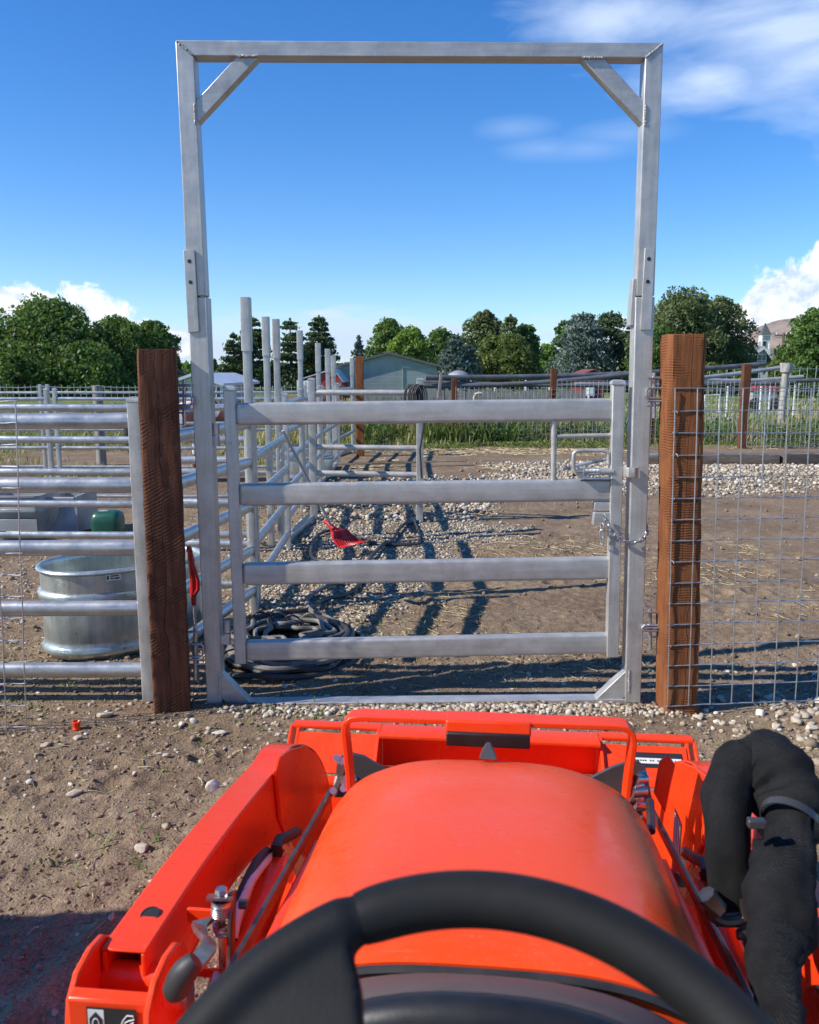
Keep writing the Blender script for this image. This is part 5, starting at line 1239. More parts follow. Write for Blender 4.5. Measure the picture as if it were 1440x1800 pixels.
# poplars and others
broadleaf(684,562,42,100,'mid','leafy tree with pointed sprays behind the barn roof', n=6500, ls=.42, seed=8, lumps=30, shape=1.0)
broadleaf(724,576,42,92,'lime','bright yellow green tree above the barn roof', n=6500, ls=.38, seed=9, lumps=28)
broadleaf(772,579,40,98,'mid','leafy green tree left of the blue spruces', n=5000, ls=.42, seed=10, lumps=24)
conifer(799,588,38,72,'blue','grey blue spruce right of the barn', n=5200, ls=.30, seed=7, power=.6)
conifer(826,606,22,73,'blue','smaller dark spruce beside the grey blue spruce', n=3000, ls=.30, seed=8, power=.6)
broadleaf(850,549,42,86,'willow','tall rounded tree left in the middle clump', n=7500, ls=.36, seed=11, lumps=32)
conifer(896,553,30,84,'willow','pointed tree at the top of the middle clump', n=5600, ls=.36, seed=9, power=.5, clump=1.1)
broadleaf(922,572,34,85,'ash','dark tree at the right side of the middle clump', n=5600, ls=.36, seed=12, lumps=28)
broadleaf(866,590,32,76,'olive','olive green bush tree low in the middle clump, left', n=6500, ls=.28, seed=13, lumps=26)
broadleaf(902,588,46,75,'olive','olive green bush tree low in the middle clump, right', n=7500, ls=.28, seed=14, lumps=28)
broadleaf(965,606,22,120,'lime','small pale distant tree in the gap of the tree line', n=2600, ls=.5, seed=15, lumps=18)
conifer(1022,548,52,72,'blue','broad blue spruce left of the arch right upright', n=11000, ls=.28, seed=10, power=.42, gaps=.05, clump=.8)
broadleaf(990,566,30,80,'ash','dark tree behind the broad blue spruce', n=3500, ls=.36, seed=16, lumps=20)
conifer(1072,546,50,74,'pine','dark broad fir just left of the arch right upright', n=9000, ls=.28, seed=11, power=.42, gaps=.05, clump=.8)
conifer(1108,572,30,76,'pine','dark fir behind the arch right upright', n=5000, ls=.30, seed=12, power=.45)
broadleaf(1195,511,80,66,'willow','big dark spreading tree behind the right brown post', n=15000, ls=.28, seed=17, lumps=44)
broadleaf(1264,524,60,68,'willow','dark spreading tree left of the church', n=9500, ls=.28, seed=18, lumps=34)
broadleaf(1160,575,46,64,'ash','low dark tree between the arch and right post', n=6500, ls=.28, seed=19, lumps=26)
broadleaf(1290,600,40,70,'willow','low dark tree above the grey roofed wing', n=5500, ls=.30, seed=20, lumps=24)
broadleaf(1432,545,56,58,'mid','leafy tree at the right picture edge', n=12000, ls=.26, seed=21, lumps=36)
broadleaf(1500,540,70,60,'ash','leafy tree beyond the right picture edge', n=4000, ls=.34, seed=22, lumps=24)
broadleaf(1378,618,30,78,'olive','low yellow green bush tree below the utility pole', n=4500, ls=.28, seed=23, lumps=20)
for i,(px,pt,pw,Y,k,lb) in enumerate(((1250,640,30,60,'olive','low bush before the grey roofed wing, left'),(1305,642,24,60,'lime','low yellow green bush before the grey roofed wing, right'),(1400,650,34,55,'mid','hedge bush below the right edge tree'),(470,646,30,95,'ash','dark low bush tree behind the second and third uprights'))):
    broadleaf(px,pt,pw,Y,k,lb, n=2600, ls=.26, seed=40+i, lumps=16, group='bushes by the houses', low=.05)
# far wood line reaching the horizon
N = 26000; ax_ = rng.uniform(-.62,.72,N); Yd = rng.uniform(170,260,N); hh = (1.6+2.2*(fbm(ax_*14,Yd*0,3,33)+.5)+1.5*vn(ax_*70,Yd*.05,5))*rng.uniform(0,1,N)**.6
o = leaves('far_woodland', np.stack([ax_*Yd, Yd, hh],-1), 1.5, tm('ash'), None, asp=.8); tag(o, 'distant line of dark trees along the horizon', 'woodland', None, 'stuff')
# big leaved weeds by the fence
M['weed2'] = leafmat('broad_weed_leaf', [(.2,(.03,.08,.02)),(.5,(.06,.14,.03)),(.8,(.12,.20,.05))], .35, 2)
def dock(px, py, s, label, n=26, seed=0):
    c = G(px,py); r2 = random.Random(seed); mb = MB()
    for i in range(n):
        a = r2.uniform(0,2*math.pi); ln = s*r2.uniform(.5,1); w = ln*.30; el_ = r2.uniform(.5,1.25); d = Vector((math.cos(a),math.sin(a),0)); sd = Vector((-math.sin(a),math.cos(a),0))
        b0 = d*r2.uniform(0,s*.4)+Vector((0,0,.02)); pts = []
        for k in range(6):
            f = k/5; pts.append(b0 + d*ln*(f*math.cos(el_)+.35*f*f) + Vector((0,0,ln*(f*math.sin(el_)-.45*f*f))))
        ws = [.08,.7,1,.9,.55,.03]
        vs_ = []
        for p_, w_ in zip(pts, ws): vs_ += [p_-sd*w*w_*.5+Vector((0,0,w*w_*.14)), p_, p_+sd*w*w_*.5+Vector((0,0,w*w_*.14))]
        mb.add(vs_, [(3*k,3*k+1,3*k+4,3*k+3) for k in range(5)]+[(3*k+1,3*k+2,3*k+5,3*k+4) for k in range(5)])
    me = bpy.data.meshes.new('dock_plant'); me.from_pydata(mb.v,[],mb.f); me.materials.append(M['weed2']); o = bpy.data.objects.new('dock_plant', me); COL.objects.link(o); o.location = (c.x,c.y,0)
    tag(o, label, 'plant', 'leafy weeds along the far fence')
for i,(x,y,s,lb) in enumerate(((765,772,.62,'big leaved dock plant left of the first far brown post'),(785,776,.42,'smaller dock plant touching the first far brown post'),(742,776,.45,'leafy weed beside the cross gate corner'),(880,774,.42,'leafy weed at the mesh foot, left of its middle'),(925,772,.5,'leafy weed at the mesh foot near the middle'),(1165,765,.4,'leafy weed beside the right jamb post'),(1040,772,.35,'leafy weed at the mesh foot behind the latch'))): dock(x,y,s,lb,seed=i)
# shrubs of long dry grass at the fence line on the right
blades('tall_dry_grass', 18000, -3, 12, 19.6, 22.5, lambda x,y: sstep(-.15,.1,fbm(x*.8,y*.8,2,111)), .3, .75, .02, M['grass'], .7)
def weedcloud(name, N, x0, x1, y0, y1, h, size, m, label):
    x, y = place(N*3, x0, x1, y0, y1, lambda x,y: sstep(.0,.12,fbm(x*1.1,y*1.1,3,141))*.9+.04); n = len(x)
    hh = h*(.35+.9*np.clip(fbm(x*1.7,y*1.7,3,142)+.5,0,1)); z = height(x,y)+hh*rng.uniform(0.02,1,n)**.8
    o = leaves(name, np.stack([x,y,z],-1), size, m, None, np.tile([0,-.3,.6],(n,1))); tag(o, label, 'weeds', None, 'stuff')
weedcloud('fence_weeds', 9000, -1.5, 12, 18.9, 21.5, .55, .085, M['weed2'], 'leafy green weeds growing along the far fence line')
weedcloud('low_ground_cover', 7000, -1.5, 12, 18.0, 19.4, .14, .05, M['weed'], 'low green ground cover at the foot of the far mesh')
blades('tall_weeds', 4000, -1.2, 2.4, 18.9, 22, lambda x,y: sstep(-.1,.1,fbm(x*2.2,y*1.5,2,121)), .4, .95, .035, M['weed'], .6)
# ================================================================== the tractor, local axes u (right), w (forward), z
tr = empty('tractor', (0,0,0), 'bright orange compact tractor with front loader seen from the driver seat', 'tractor', None, -TH)
def pw(pts, u0, u1): return MB().prism([(u0,w,z) for w,z in pts], Vector((u1-u0,0,0)))
def tu(pts, u): return [tuple(TU(a,b_,u))[1:] for a,b_ in pts]
# ---- hood
st = [(.755,.252,1.028,.50),(.76,.256,1.030,.48),(.85,.259,1.024,.48),(1.0,.262,1.008,.46),(1.12,.265,.990,.46),(1.22,.268,.974,.46),(1.30,.269,.960,.46),(1.37,.266,.944,.46),(1.43,.257,.920,.46),(1.48,.24,.885,.46),(1.52,.20,.835,.46),(1.545,.175,.77,.46),(1.555,.155,.70,.46)]
rings = []
for w, a, tp, bt in st:
    r_ = []; sh_ = .135; n = 44
    r_.append(Vector((-a*1.03, w, bt))); r_.append(Vector((-a*1.025, w, (bt+tp-sh_)/2)))
    for k in range(n+1):
        p_ = math.pi*(1-k/n); c_, s_ = math.cos(p_), math.sin(p_); e = .64
        r_.append(Vector((a*math.copysign(abs(c_)**e, c_), w, tp-sh_+sh_*abs(s_)**.92)))
    r_.append(Vector((a*1.025, w, (bt+tp-sh_)/2))); r_.append(Vector((a*1.03, w, bt)))
    rings.append(r_)
hood = MB().prof(rings).build('hood', M['hood'], tr, 60)
# character line: a raised moulding ring round each side
for s in (-1,1):
    pts = [Vector((s*a*1.0, w, tp-.145)) for w,a,tp,bt in st[1:9]]
    MB().tube(pts, .004, 6).build('side_moulding', M['hood'], hood)
MB().prof([[Vector((x*k,y,z)) for x,y,z in ((-.014,1.395,.940),(.014,1.395,.940),(.016,1.43,.925),(-.016,1.43,.925))] for k in (1,)]+[[Vector((x,y,z)) for x,y,z in ((-.009,1.405,.950),(.009,1.405,.950),(.010,1.43,.944),(-.010,1.43,.944))],[Vector((x,y,z)) for x,y,z in ((-.003,1.412,.959),(.003,1.412,.959),(.003,1.43,.955),(-.003,1.43,.955))]]).build('hood_latch', M['steel'] if False else M['darkplate'], hood)
MB().box((0,1.552,.60), (.30,.02,.20)).build('grille', M['black'], tr, bevel=.008)
MB().box((0,1.05,.36), (.36,.95,.22)).build('chassis', M['darkplate'], tr, bevel=.01)
# black seam at the rear edge of the hood
MB().tube([v+Vector((0,-.006,-.004)) for v in rings[0][2:-2]], .0045, 6).build('hood_seal', M['rubber'], tr)
# ---- dash cowl
cw = []
for w, a, tp, sh_ in ((.752,.246,1.020,.14),(.70,.24,1.060,.16),(.64,.228,1.100,.19),(.585,.218,1.134,.21),(.57,.216,1.134,.21)):
    r_ = []
    for k in range(33):
        p_ = math.pi*(1-k/32); c_, s_ = math.cos(p_), math.sin(p_)
        r_.append(Vector((a*math.copysign(abs(c_)**.8, c_), w, tp-sh_+sh_*abs(s_)**1.0)))
    r_ = [Vector((r_[0].x*1.05,w,.6))]+r_+[Vector((r_[-1].x*1.05,w,.6))]
    cw.append(r_)
MB().prof(cw, caps=False).build('dash_cowl', M['dash'], tr, 60)
pts = [Vector((.205*math.copysign(abs(math.cos(p_))**.85, math.cos(p_)), .562, .955+.176*abs(math.sin(p_)))) for p_ in (math.pi*k/28 for k in range(29))]
MB().tube(pts, .017, 12).build('gauge_surround', M['black'], tr)
MB().prism([p+Vector((0,-.008,-.012)) for p in pts]+[Vector((-.205,.554,.6)),Vector((.205,.554,.6))], Vector((0,-.012,0))).build('instrument_panel', M['black'], tr)
for cx_ in (-.055,.055):
    MB().tube([Vector((cx_+.038*math.cos(a), .536, 1.04+.038*math.sin(a))) for a in (2*math.pi*k/20 for k in range(20))], .004, 6, closed=True).build('gauge_ring', M['steel'], tr)
# ---- steering wheel
tilt = R(35); Wc = Vector((0.0, .279, 1.236)); ex = Vector((1,0,0)); ey = Vector((0, math.cos(tilt), math.sin(tilt))); ez = ex.cross(ey)
RW = .160
def wp3(a, r_, h=0): return Wc + ex*(math.sin(a)*r_) + ey*(math.cos(a)*r_) + ez*h
NR = 120; rs = []
for k in range(NR):
    a = 2*math.pi*k/NR; dg = math.degrees(a); dg = dg-360 if dg > 180 else dg
    g = .0134
    if -76 < dg < -24: g += .0010
    if abs(dg+24) < 1.6: g -= .0014
    rs.append(g)
swm = MB().tube([wp3(2*math.pi*k/NR, RW) for k in range(NR)], rs, 24, closed=True)
def wpl(x, y, h=0): return Wc + ex*x + ey*y + ez*h
def spoke(phis, right, left):
    poly = [wp3(R(p_), RW+.001) for p_ in phis] + [wpl(x,y) for x,y in left] + [wpl(x,y) for x,y in right[::-1]]
    swm.prism([p-ez*.010 for p in poly], ez*.020)
spoke([-27,-33,-39,-45,-52,-58,-64,-71,-78,-85], [(-.066,.128),(-.060,.114),(-.057,.098),(-.054,.072),(-.040,.04),(-.02,.02)], [(-.13,-.002),(-.09,-.012),(-.05,-.02),(-.02,-.02)])
spoke([77,83,89,95], [(.12,.012),(.08,.012),(.048,.02),(.01,.02)], [(.135,-.022),(.09,-.018),(.05,-.022),(.01,-.02)])
spoke([165,175,185,195], [(.035,-.13),(.022,-.09),(.02,-.05),(.02,.0)], [(-.035,-.13),(-.022,-.09),(-.02,-.05),(-.02,.0)][::1])
sw_ = swm.build('steering_wheel', M['leather'], tr, 180)
rm = sw_.modifiers.new('fuse','REMESH'); rm.mode = 'VOXEL'; rm.voxel_size = .0022; rm.use_smooth_shade = True
sm2 = sw_.modifiers.new('soften','SMOOTH'); sm2.factor = .5; sm2.iterations = 14
MB().tube([wp3(R(-24+ (222/90)*k), RW) for k in range(91)], [.0141-.0012*math.exp(-k*1.2) for k in range(91)], 28).build('leather_cover', M['leather'], sw_, 60)
MB().prof([[wp3(2*math.pi*k/28, r_, h) for k in range(28)] for r_, h in ((.058,-.03),(.060,.006),(.054,.016),(.02,.022))]).build('hub', M['black'], sw_, 50)
MB().tube([Wc-ez*.02, Wc-ez*.32+Vector((0,.0,0))], [.03,.05], 16).build('steering_column', M['black'], tr)
# ---- grille guard
gd = MB()
def gpt(u,z,w=1.6): return Vector((u,w,z))
pth = [gpt(-.270,.66),gpt(-.278,.80),gpt(-.286,.895),gpt(-.283,.912),gpt(-.272,.922),gpt(-.25,.925),gpt(.245,.927),gpt(.265,.924),gpt(.276,.914),gpt(.279,.897),gpt(.272,.80),gpt(.266,.66)]
rg_ = []
for i,p_ in enumerate(pth):
    t_ = (pth[min(i+1,len(pth)-1)]-pth[max(i-1,0)]).normalized(); nn_ = t_.cross(Vector((0,1,0)))
    rg_.append([p_+nn_*a*.0055+Vector((0,b_*.022,0)) for a,b_ in ((-1,-1),(1,-1),(1,1),(-1,1))])
guard = gd.prof(rg_).build('grille_guard', M['orange'], tr, 30, bevel=.002)
MB().prism([(-.084,1.574,.932),(-.084,1.626,.932),(-.084,1.626,.895),(-.084,1.57,.905)], Vector((.166,0,0))).build('guard_lip', M['orange'], guard, bevel=.004)
MB().box((-.001,1.578,.897), (.162,.03,.028)).build('guard_pad', M['black'], guard, bevel=.003)
# ---- bucket
bk = empty('bucket', (0,0,-.033)); bk.parent = tr
for s in (-1,1):
    pw([(2.27,.50),(2.38,.588),(2.40,.585),(2.80,.20),(2.85,.04),(2.8,.02),(2.30,.02),(2.2,.12),(2.2,.35)], s*.585, s*.594).build('side_plate', M['orange'], bk, bevel=.002)
    pw([(2.27,.50),(2.37,.582),(2.44,.582),(2.44,.56)], s*.562, s*.571).build('side_plate', M['orange'], bk, bevel=.002)
    u0, u1 = (s*.318, s*.560) if s > 0 else (s*.560, s*.318)
    MB().prism([(u0,2.262,.500),(u1,2.262,.500),(u1,2.36,.578),(u0,2.36,.578)], Vector((0,.006,-.006))).build('top_plate', M['orange'], bk)
    MB().tube([Vector((u0,2.25,.478)),Vector((u1,2.25,.478))], .017, 14).build('back_tube', M['orange'], bk)
    pw([(2.24,.36),(2.24,.50),(2.36,.590),(2.42,.59),(2.42,.36)], s*.318, s*.327).build('mount_plate', M['orange'], bk, bevel=.002)
    pw([(2.20,.12),(2.20,.46),(2.26,.50),(2.30,.46),(2.30,.12)], s*.36, s*.372).build('mount_plate', M['orange'], bk, bevel=.002)
MB().rr((-.317,2.368,.5855),(.317,2.368,.5855),.085,.012,.003).build('top_flange', M['orange'], bk)
for s in (-1,1): MB().rr((s*.319,2.398,.585),(s*.585,2.398,.585),.040,.012,.003).build('top_flange', M['orange'], bk)
pw([(2.405,.46),(2.405,.58),(2.411,.58),(2.411,.46)], -.317, .317).build('back_plate', M['orange'], bk)
pw([(2.255,.40),(2.255,.445),(2.40,.462),(2.40,.45)], -.317, .317).build('shelf', M['orange'], bk, bevel=.003)
pw([(2.20,.10),(2.25,.47),(2.262,.47),(2.22,.10)], -.585, .585).build('back_plate', M['orange'], bk)
pw([(2.22,.02),(2.22,.03),(2.90,.03),(2.90,.02)], -.585, .585).build('bucket_floor', M['orange'], bk)
def label_on(c, u, v, w, h, parent, parts, base='lab_black', name='decal'):
    """c centre, u/v unit directions, parts list of (x0,y0,x1,y1,mat) in 0..1"""
    u = Vector(u).normalized(); v = Vector(v).normalized(); n = u.cross(v).normalized(); c = Vector(c)
    def rect(x0,y0,x1,y1,off,m,nm,par):
        p0 = c + u*(x0-.5)*w + v*(y0-.5)*h + n*off
        a, b_ = u*(x1-x0)*w, v*(y1-y0)*h
        return MB().prism([p0, p0+a, p0+a+b_, p0+b_], n*.0004).build(nm, M[m], par)
    o = rect(0,0,1,1,.0015,base,name,parent)
    def pt(x, y, off=.0022): return c + u*(x-.5)*w + v*(y-.5)*h + n*off
    for x0,y0,x1,y1,m in parts: rect(x0,y0,x1,y1,.0021,m,'print',o)
    return o, pt
sl = Vector((0,2.36-2.262,.578-.500)).normalized()
cdl = Vector((.468,2.325,.5505)); 
o, pt = label_on(cdl, (1,0,0), sl, .155, .045, bk, [(.02,.25,.98,.62,'lab_white')])
random.seed(3)
for i in range(20): 
    x0 = .06+.044*i; 
    if random.random() < .8: MB().prism([pt(x0,.40,.003),pt(x0+.03,.40,.003),pt(x0+.03,.48,.003),pt(x0,.48,.003)], (0,0,.0002)).build('print', M['lab_black'], o)
# ---- loader arms
ARM = [(.957,.858),(1.17,.846),(1.38,.822),(1.64,.782),(1.74,.776),(1.83,.745),(1.92,.70),(2.02,.635),(2.13,.53),(2.20,.40),(2.21,.22),(2.19,.12),(2.12,.10),(2.07,.20),(2.0,.31),(1.88,.43),(1.76,.53),(1.65,.608),(1.55,.660),(1.437,.698),(1.30,.728),(.957,.748)]
def arm(s):
    ui, uo = s*.437, s*.496
    a = empty('loader_arm', (s*.46,.97,.80)); a.parent = tr
    off = -a.location
    def pp(pts, u0, u1): return MB().prism([Vector((u0,w,z))+off for w,z in pts], Vector((u1-u0,0,0)))
    th = .006
    top_ = ARM[:12]; bot = ARM[12:][::-1]
    # hollow beam: two side plates, a top and a bottom strip, open at the rear end
    pp(ARM, ui, ui+s*th).build('side_plate', M['orange'], a, bevel=.0015)
    pp(ARM, uo-s*th, uo).build('side_plate', M['orange'], a, bevel=.0015)
    def strip(pl, inset, nm):
        mb = MB(); rg = []
        for i,(w,z) in enumerate(pl):
            t_ = Vector((pl[min(i+1,len(pl)-1)][0]-pl[max(i-1,0)][0], pl[min(i+1,len(pl)-1)][1]-pl[max(i-1,0)][1])).normalized(); n_ = Vector((-t_.y, t_.x))*inset
            rg.append([Vector((ui-s*.0015,w,z))+off, Vector((uo+s*.0015,w,z))+off, Vector((uo+s*.0015,w+n_.x,z+n_.y))+off, Vector((ui-s*.0015,w+n_.x,z+n_.y))+off])
        return mb.prof(rg).build(nm, M['orange'], a, 25, bevel=.0025)
    # smooth the top line
    def sm_(pl): 
        q = catmull([Vector((0,w,z)) for w,z in pl], 4); return [(p.y,p.z) for p in q]
    tp = strip(sm_(top_), .005, 'top_strip'); strip(sm_(bot), .005, 'bottom_strip')
    # black disc standing in for the dark access hole near the rear end
    hc = Vector((s*.462,1.035,.8585))+off; nrm = Vector((0,-.2,1)).normalized()
    MB().prof([[hc + Vector((math.cos(q)*r_,math.sin(q)*r_*1.0,math.sin(q)*r_*.2+z)) for q in (2*math.pi*k/24 for k in range(24))] for r_, z in ((.0135,.0),(.0135,.0022),(.0120,.0026),(.0120,.0016))]).build('dark_hole_disc', M['lab_black'], tp)
    # rounded knee plate welded to the inside
    kp_ = tu([(497,1356),(503,1332),(520,1319),(545,1311),(566,1326),(580,1355),(588,1392),(590,1440),(575,1490),(530,1500),(505,1440)], -.415)
    pp(kp_, ui-s*.001, ui-s*.010).build('knee_plate', M['orange'], a, bevel=.002)
    # pivot tube
    MB().tube([Vector((s*.50,.972,.812))+off, Vector((s*.40,.972,.812))+off], .021, 20).build('pivot_tube', M['orange'], a)
    return a
def tower(s):
    t_ = empty('loader_tower', (s*.46,.9,.3)); t_.parent = tr; off = -t_.location
    ip = [(.968,.870),(.945,.888),(.912,.893),(.875,.886),(.853,.864),(.844,.82),(.842,.35),(1.0,.35),(.998,.60),(.994,.76),(.984,.82),(.978,.85)]
    for u, dw, dz in ((s*.386,0,0), (s*.498,.03,-.018)):
        MB().prism([Vector((u,w+dw,z+dz))+off for w,z in ip], Vector((s*.010,0,0))).build('tower_plate', M['orange'], t_, bevel=.003)
    MB().prism([Vector((s*.3965,.868,.862))+off, Vector((s*.3965,.885,.866))+off, Vector((s*.3965,.885,.40))+off, Vector((s*.3965,.868,.40))+off], Vector((s*.101,0,0))).build('cross_plate', M['orange'], t_, bevel=.003)
    MB().tube([Vector((s*.378,.955,.805))+off, Vector((s*.395,.955,.805))+off], .016, 18).build('pin_head', M['steel'], t_)
    return t_
armL, armR = arm(-1), arm(1); tL, tR_ = tower(-1), tower(1)
# decal with the padlock and raised loader pictures on the left tower
o, pt = label_on(Vector((-.441,.8675,.832))-tL.location, (1,0,0), (0,0,1), .062, .046, tL, [(.03,.06,.35,.94,'lab_white')])
def line(pts, r_, m, par): MB().tube([pt(x,y,.003) for x,y in pts], r_, 6).build('print', M[m], par)
MB().prism([pt(.06,.14,.0027),pt(.32,.14,.0027),pt(.32,.68,.0027),pt(.19,.88,.0027),pt(.06,.68,.0027)], (0,-.0003,0)).build('print', M['lab_black'], o)
line([(.13,.24),(.25,.24),(.27,.30),(.27,.44),(.11,.44),(.11,.30),(.13,.24)], .0008, 'lab_white', o)
line([(.13,.44),(.13,.60),(.16,.68),(.19,.70),(.22,.68),(.25,.60),(.25,.44)], .0008, 'lab_white', o)
line([(.19,.40),(.19,.30)], .0014, 'lab_white', o)
line([(.42,.24),(.52,.24),(.58,.52),(.70,.36),(.60,.24),(.44,.24)], .0008, 'lab_white', o)
line([(.60,.26),(.74,.70),(.82,.84),(.94,.84),(.96,.74),(.86,.70),(.78,.64),(.70,.36)], .0008, 'lab_white', o)
line([(.72,.40),(.80,.52),(.95,.66)], .0008, 'lab_white', o); line([(.92,.10),(.92,.36),(.89,.28)], .0008, 'lab_white', o); line([(.92,.36),(.95,.28)], .0008, 'lab_white', o)
# ---- cylinders, rods, hoses
def part(name, mb, m, parent=tr, ang=35, bevel=0): return mb.build(name, M[m], parent, ang, bevel)
for s in (-1,1):
    def q(px,py,u): p = TU(px,py,-abs(u)); return Vector((s*abs(u), p.y, p.z))
    a0, a1 = q(490,1515,.375), q(385,1800,.362)
    cy_ = part('lift_cylinder', MB().tube([a0, a0.lerp(a1,.10), a0.lerp(a1,.11), a1], [.020,.021,.0265,.0265], 20), 'orange')
    part('cylinder_port', MB().tube([q(492,1512,.372), q(489,1498,.374)], [.014,.012], 6), 'steel', cy_)
    part('hose_elbow', MB().tube([q(489,1503,.374), q(486,1488,.374), q(492,1476,.375), q(508,1470,.38), q(522,1462,.385)], .0105, 12), 'rubber', cy_)
    h1 = catmull([q(470,1497,.392), q(452,1515,.392), q(425,1570,.390), q(412,1620,.388), q(403,1680,.385), q(385,1740,.38), q(352,1800,.37)], 5)
    part('hydraulic_hose', MB().tube(h1, .0085, 12), 'rubber')
    part('lower_link', MB().rr(q(560,1500,.325), q(420,1800,.31), .02, .05, .004), 'orange')
    b0, b1 = q(582,1392,.330), q(384,1748,.318)
    part('level_rod', MB().rr(b0, b1, .008, .019, .002), 'rod')
    c0, c1 = q(408,1568,.355), q(404,1792,.345)
    part('indicator_bar', MB().rr(c0, c1, .006, .022, .0015, (0,1,0)), 'rod')
    for px_, py_ in ((421,1589),(415,1705)): part('bolt_head', MB().tube([q(px_,py_,.352), q(px_,py_,.352)+Vector((-s*.012,0,0))], .007, 6), 'rod')
# white print on the left hose
for i in range(9):
    pass
part('hose_sleeve', MB().tube(catmull([TU(470,1508,-.388), TU(440,1548,-.387), TU(418,1602,-.386), TU(408,1650,-.385)],5), .0092, 12), 'lab_white')
part('hose_sleeve', MB().tube(catmull([TU(402,1655,-.382), TU(398,1700,-.381), TU(394,1735,-.379)],5), .0092, 12), 'lab_white')
part('hose_fitting', MB().tube([TU(385,1722,-.372), TU(372,1760,-.366), TU(355,1800,-.36)], [.0135,.0125,.013], 6), 'steel')
# latch bracket with spring and lever on the left arm
br = empty('latch_bracket', tuple(TU(380,1600,-.395))); br.parent = tr; ob = -br.location
wB = 1.07
def tb(px,py,w=wB): return TW(px,py,w)+ob
for a,b_,nm in (([(328,1598),(396,1603),(397,1618),(385,1626),(328,1622)],.004,'bracket_top'),([(383,1604),(398,1603),(396,1716),(384,1714)],.004,'bracket_side'),([(335,1706),(396,1706),(396,1716),(384,1722),(335,1716)],.004,'bracket_bottom')):
    MB().prism([tb(*p_) for p_ in a], Vector((0,.006,0))).build(nm, M['orange'], br, bevel=.001)
MB().prism([tb(366,1571,1.08),tb(407,1571,1.08),tb(410,1577,1.05),tb(405,1580,1.03),tb(362,1579,1.03)], Vector((0,0,-.004))).build('cap_plate', M['steel'], br)
MB().tube([tb(389,1569,1.055), tb(389,1562,1.055)], [.0095,.008], 6).build('bolt_head', M['steel'], br)
MB().tube([tb(389,1572,1.055), tb(391,1700,1.055)], .0045, 8).build('spring_bolt', M['steel'], br)
cp = []
for k in range(110):
    a = k*.42; f = k/109; c_ = tb(390,1580+28*f,1.055); cp.append(c_+Vector((.0125*math.cos(a), .0125*math.sin(a), 0)))
MB().tube(cp, .0024, 6).build('spring', M['steel'], br)
cp = []
for k in range(60):
    a = k*.42; f = k/59; c_ = tb(391,1622+16*f,1.055); cp.append(c_+Vector((.0115*math.cos(a), .0115*math.sin(a), 0)))
MB().tube(cp, .0022, 6).build('spring', M['steel'], br)
lv = [tb(366,1618,1.05), tb(350,1626,1.03), tb(353,1640,1.0), tb(367,1656,.96), tb(366,1668,.93), tb(350,1690,.89), tb(334,1708,.86)]
rgl = []
for i,p_ in enumerate(lv):
    t_ = (lv[min(i+1,6)]-lv[max(i-1,0)]).normalized(); a_ = t_.cross(Vector((0,1,.3))).normalized(); b2 = t_.cross(a_)
    rgl.append([p_+a_*x*.010+b2*y*.003 for x,y in ((-1,-1),(1,-1),(1,1),(-1,1))])
MB().prof(rgl).build('lever', M['steel'], br, 30)
MB().tube([tb(345,1688,.865), tb(338,1695,.863), tb(325,1708,.862), tb(316,1722,.862), tb(309,1740,.862), tb(308,1750,.862), tb(308,1754,.862)], [.010,.0135,.0155,.016,.0155,.012,.006], 18).build('grip', M['rubber'], br, 60)
# right hand counterpart silhouettes: silver valve block
def plate(pts, w, th, nm, m, par=tr, bv=.001): return MB().prism([TW(a,b_,w) for a,b_ in pts], Vector((0,th,0))).build(nm, M[m], par, bevel=bv)
plate([(588,1402),(592,1340),(606,1322),(640,1330),(676,1352),(700,1366),(640,1402)], 1.95, .01, 'link_plate', 'darkplate')
plate([(1030,1372),(1078,1348),(1112,1338),(1122,1338),(1136,1352),(1134,1400),(1100,1410)], 1.95, .01, 'link_plate', 'darkplate')
lk = [(583,1398),(591,1400),(608,1345),(606,1338),(600,1336),(593,1342)]
lkp = plate(lk, 1.66, .012, 'link_bar', 'steel')
for a,b_,r_ in ((592,1332,.0075),(602,1338,.008),(586,1390,.008),(612,1372,.012),(604,1386,.008)):
    MB().tube([TW(a,b_,1.655), TW(a,b_,1.635)], r_, 8).build('bolt_head', M['steel'], lkp)
MB().tube([TW(604,1373,1.64), TW(622,1371,1.66)], .011, 14).build('link_pin', M['steel'], lkp)
lkr = plate([(1124,1362),(1138,1358),(1148,1412),(1142,1424),(1130,1420)], 1.6, .014, 'link_bar', 'steel')
for a,b_,c_,d_,r_ in ((1108,1391,1132,1389,.014),(1112,1382,1128,1380,.008),(1104,1401,1126,1404,.010),(1118,1370,1136,1369,.009),(1112,1414,1130,1416,.012),(1122,1432,1122,1450,.010)):
    MB().tube([TW(a,b_,1.585), TW(c_,d_,1.60)], r_, 12).build('link_pin', M['steel'], lkr)
MB().tube([TW(1143,1408,1.58), TW(1145,1462,1.5)], .008, 10).build('link_rod', M['rod'], lkr)
# frame pieces between hood and arms
for s in (-1,1):
    pw([(1.12,.42),(1.12,.62),(1.20,.655),(1.30,.60),(1.34,.42)], s*.285, s*.300).build('side_frame', M['orange'], tr, bevel=.004)
    pw([(1.45,.35),(1.45,.66),(1.60,.70),(1.64,.62),(1.64,.35)], s*.270, s*.286).build('side_frame', M['orange'], tr, bevel=.004)
    MB().tube([Vector((s*.27,1.53,.56)), Vector((s*.42,1.53,.56))], .030, 18).build('cross_tube', M['orange'], tr)
    MB().tube([Vector((s*.285,1.24,.56)), Vector((s*.345,1.24,.56))], [.012,.012], 10).build('pivot_pin', M['steel'], tr)
    MB().rr(Vector((s*.27,1.56,.74)), Vector((s*.27,1.60,.62)), .05,.008,.002,(1,0,0)).build('guard_foot', M['orange'], tr)
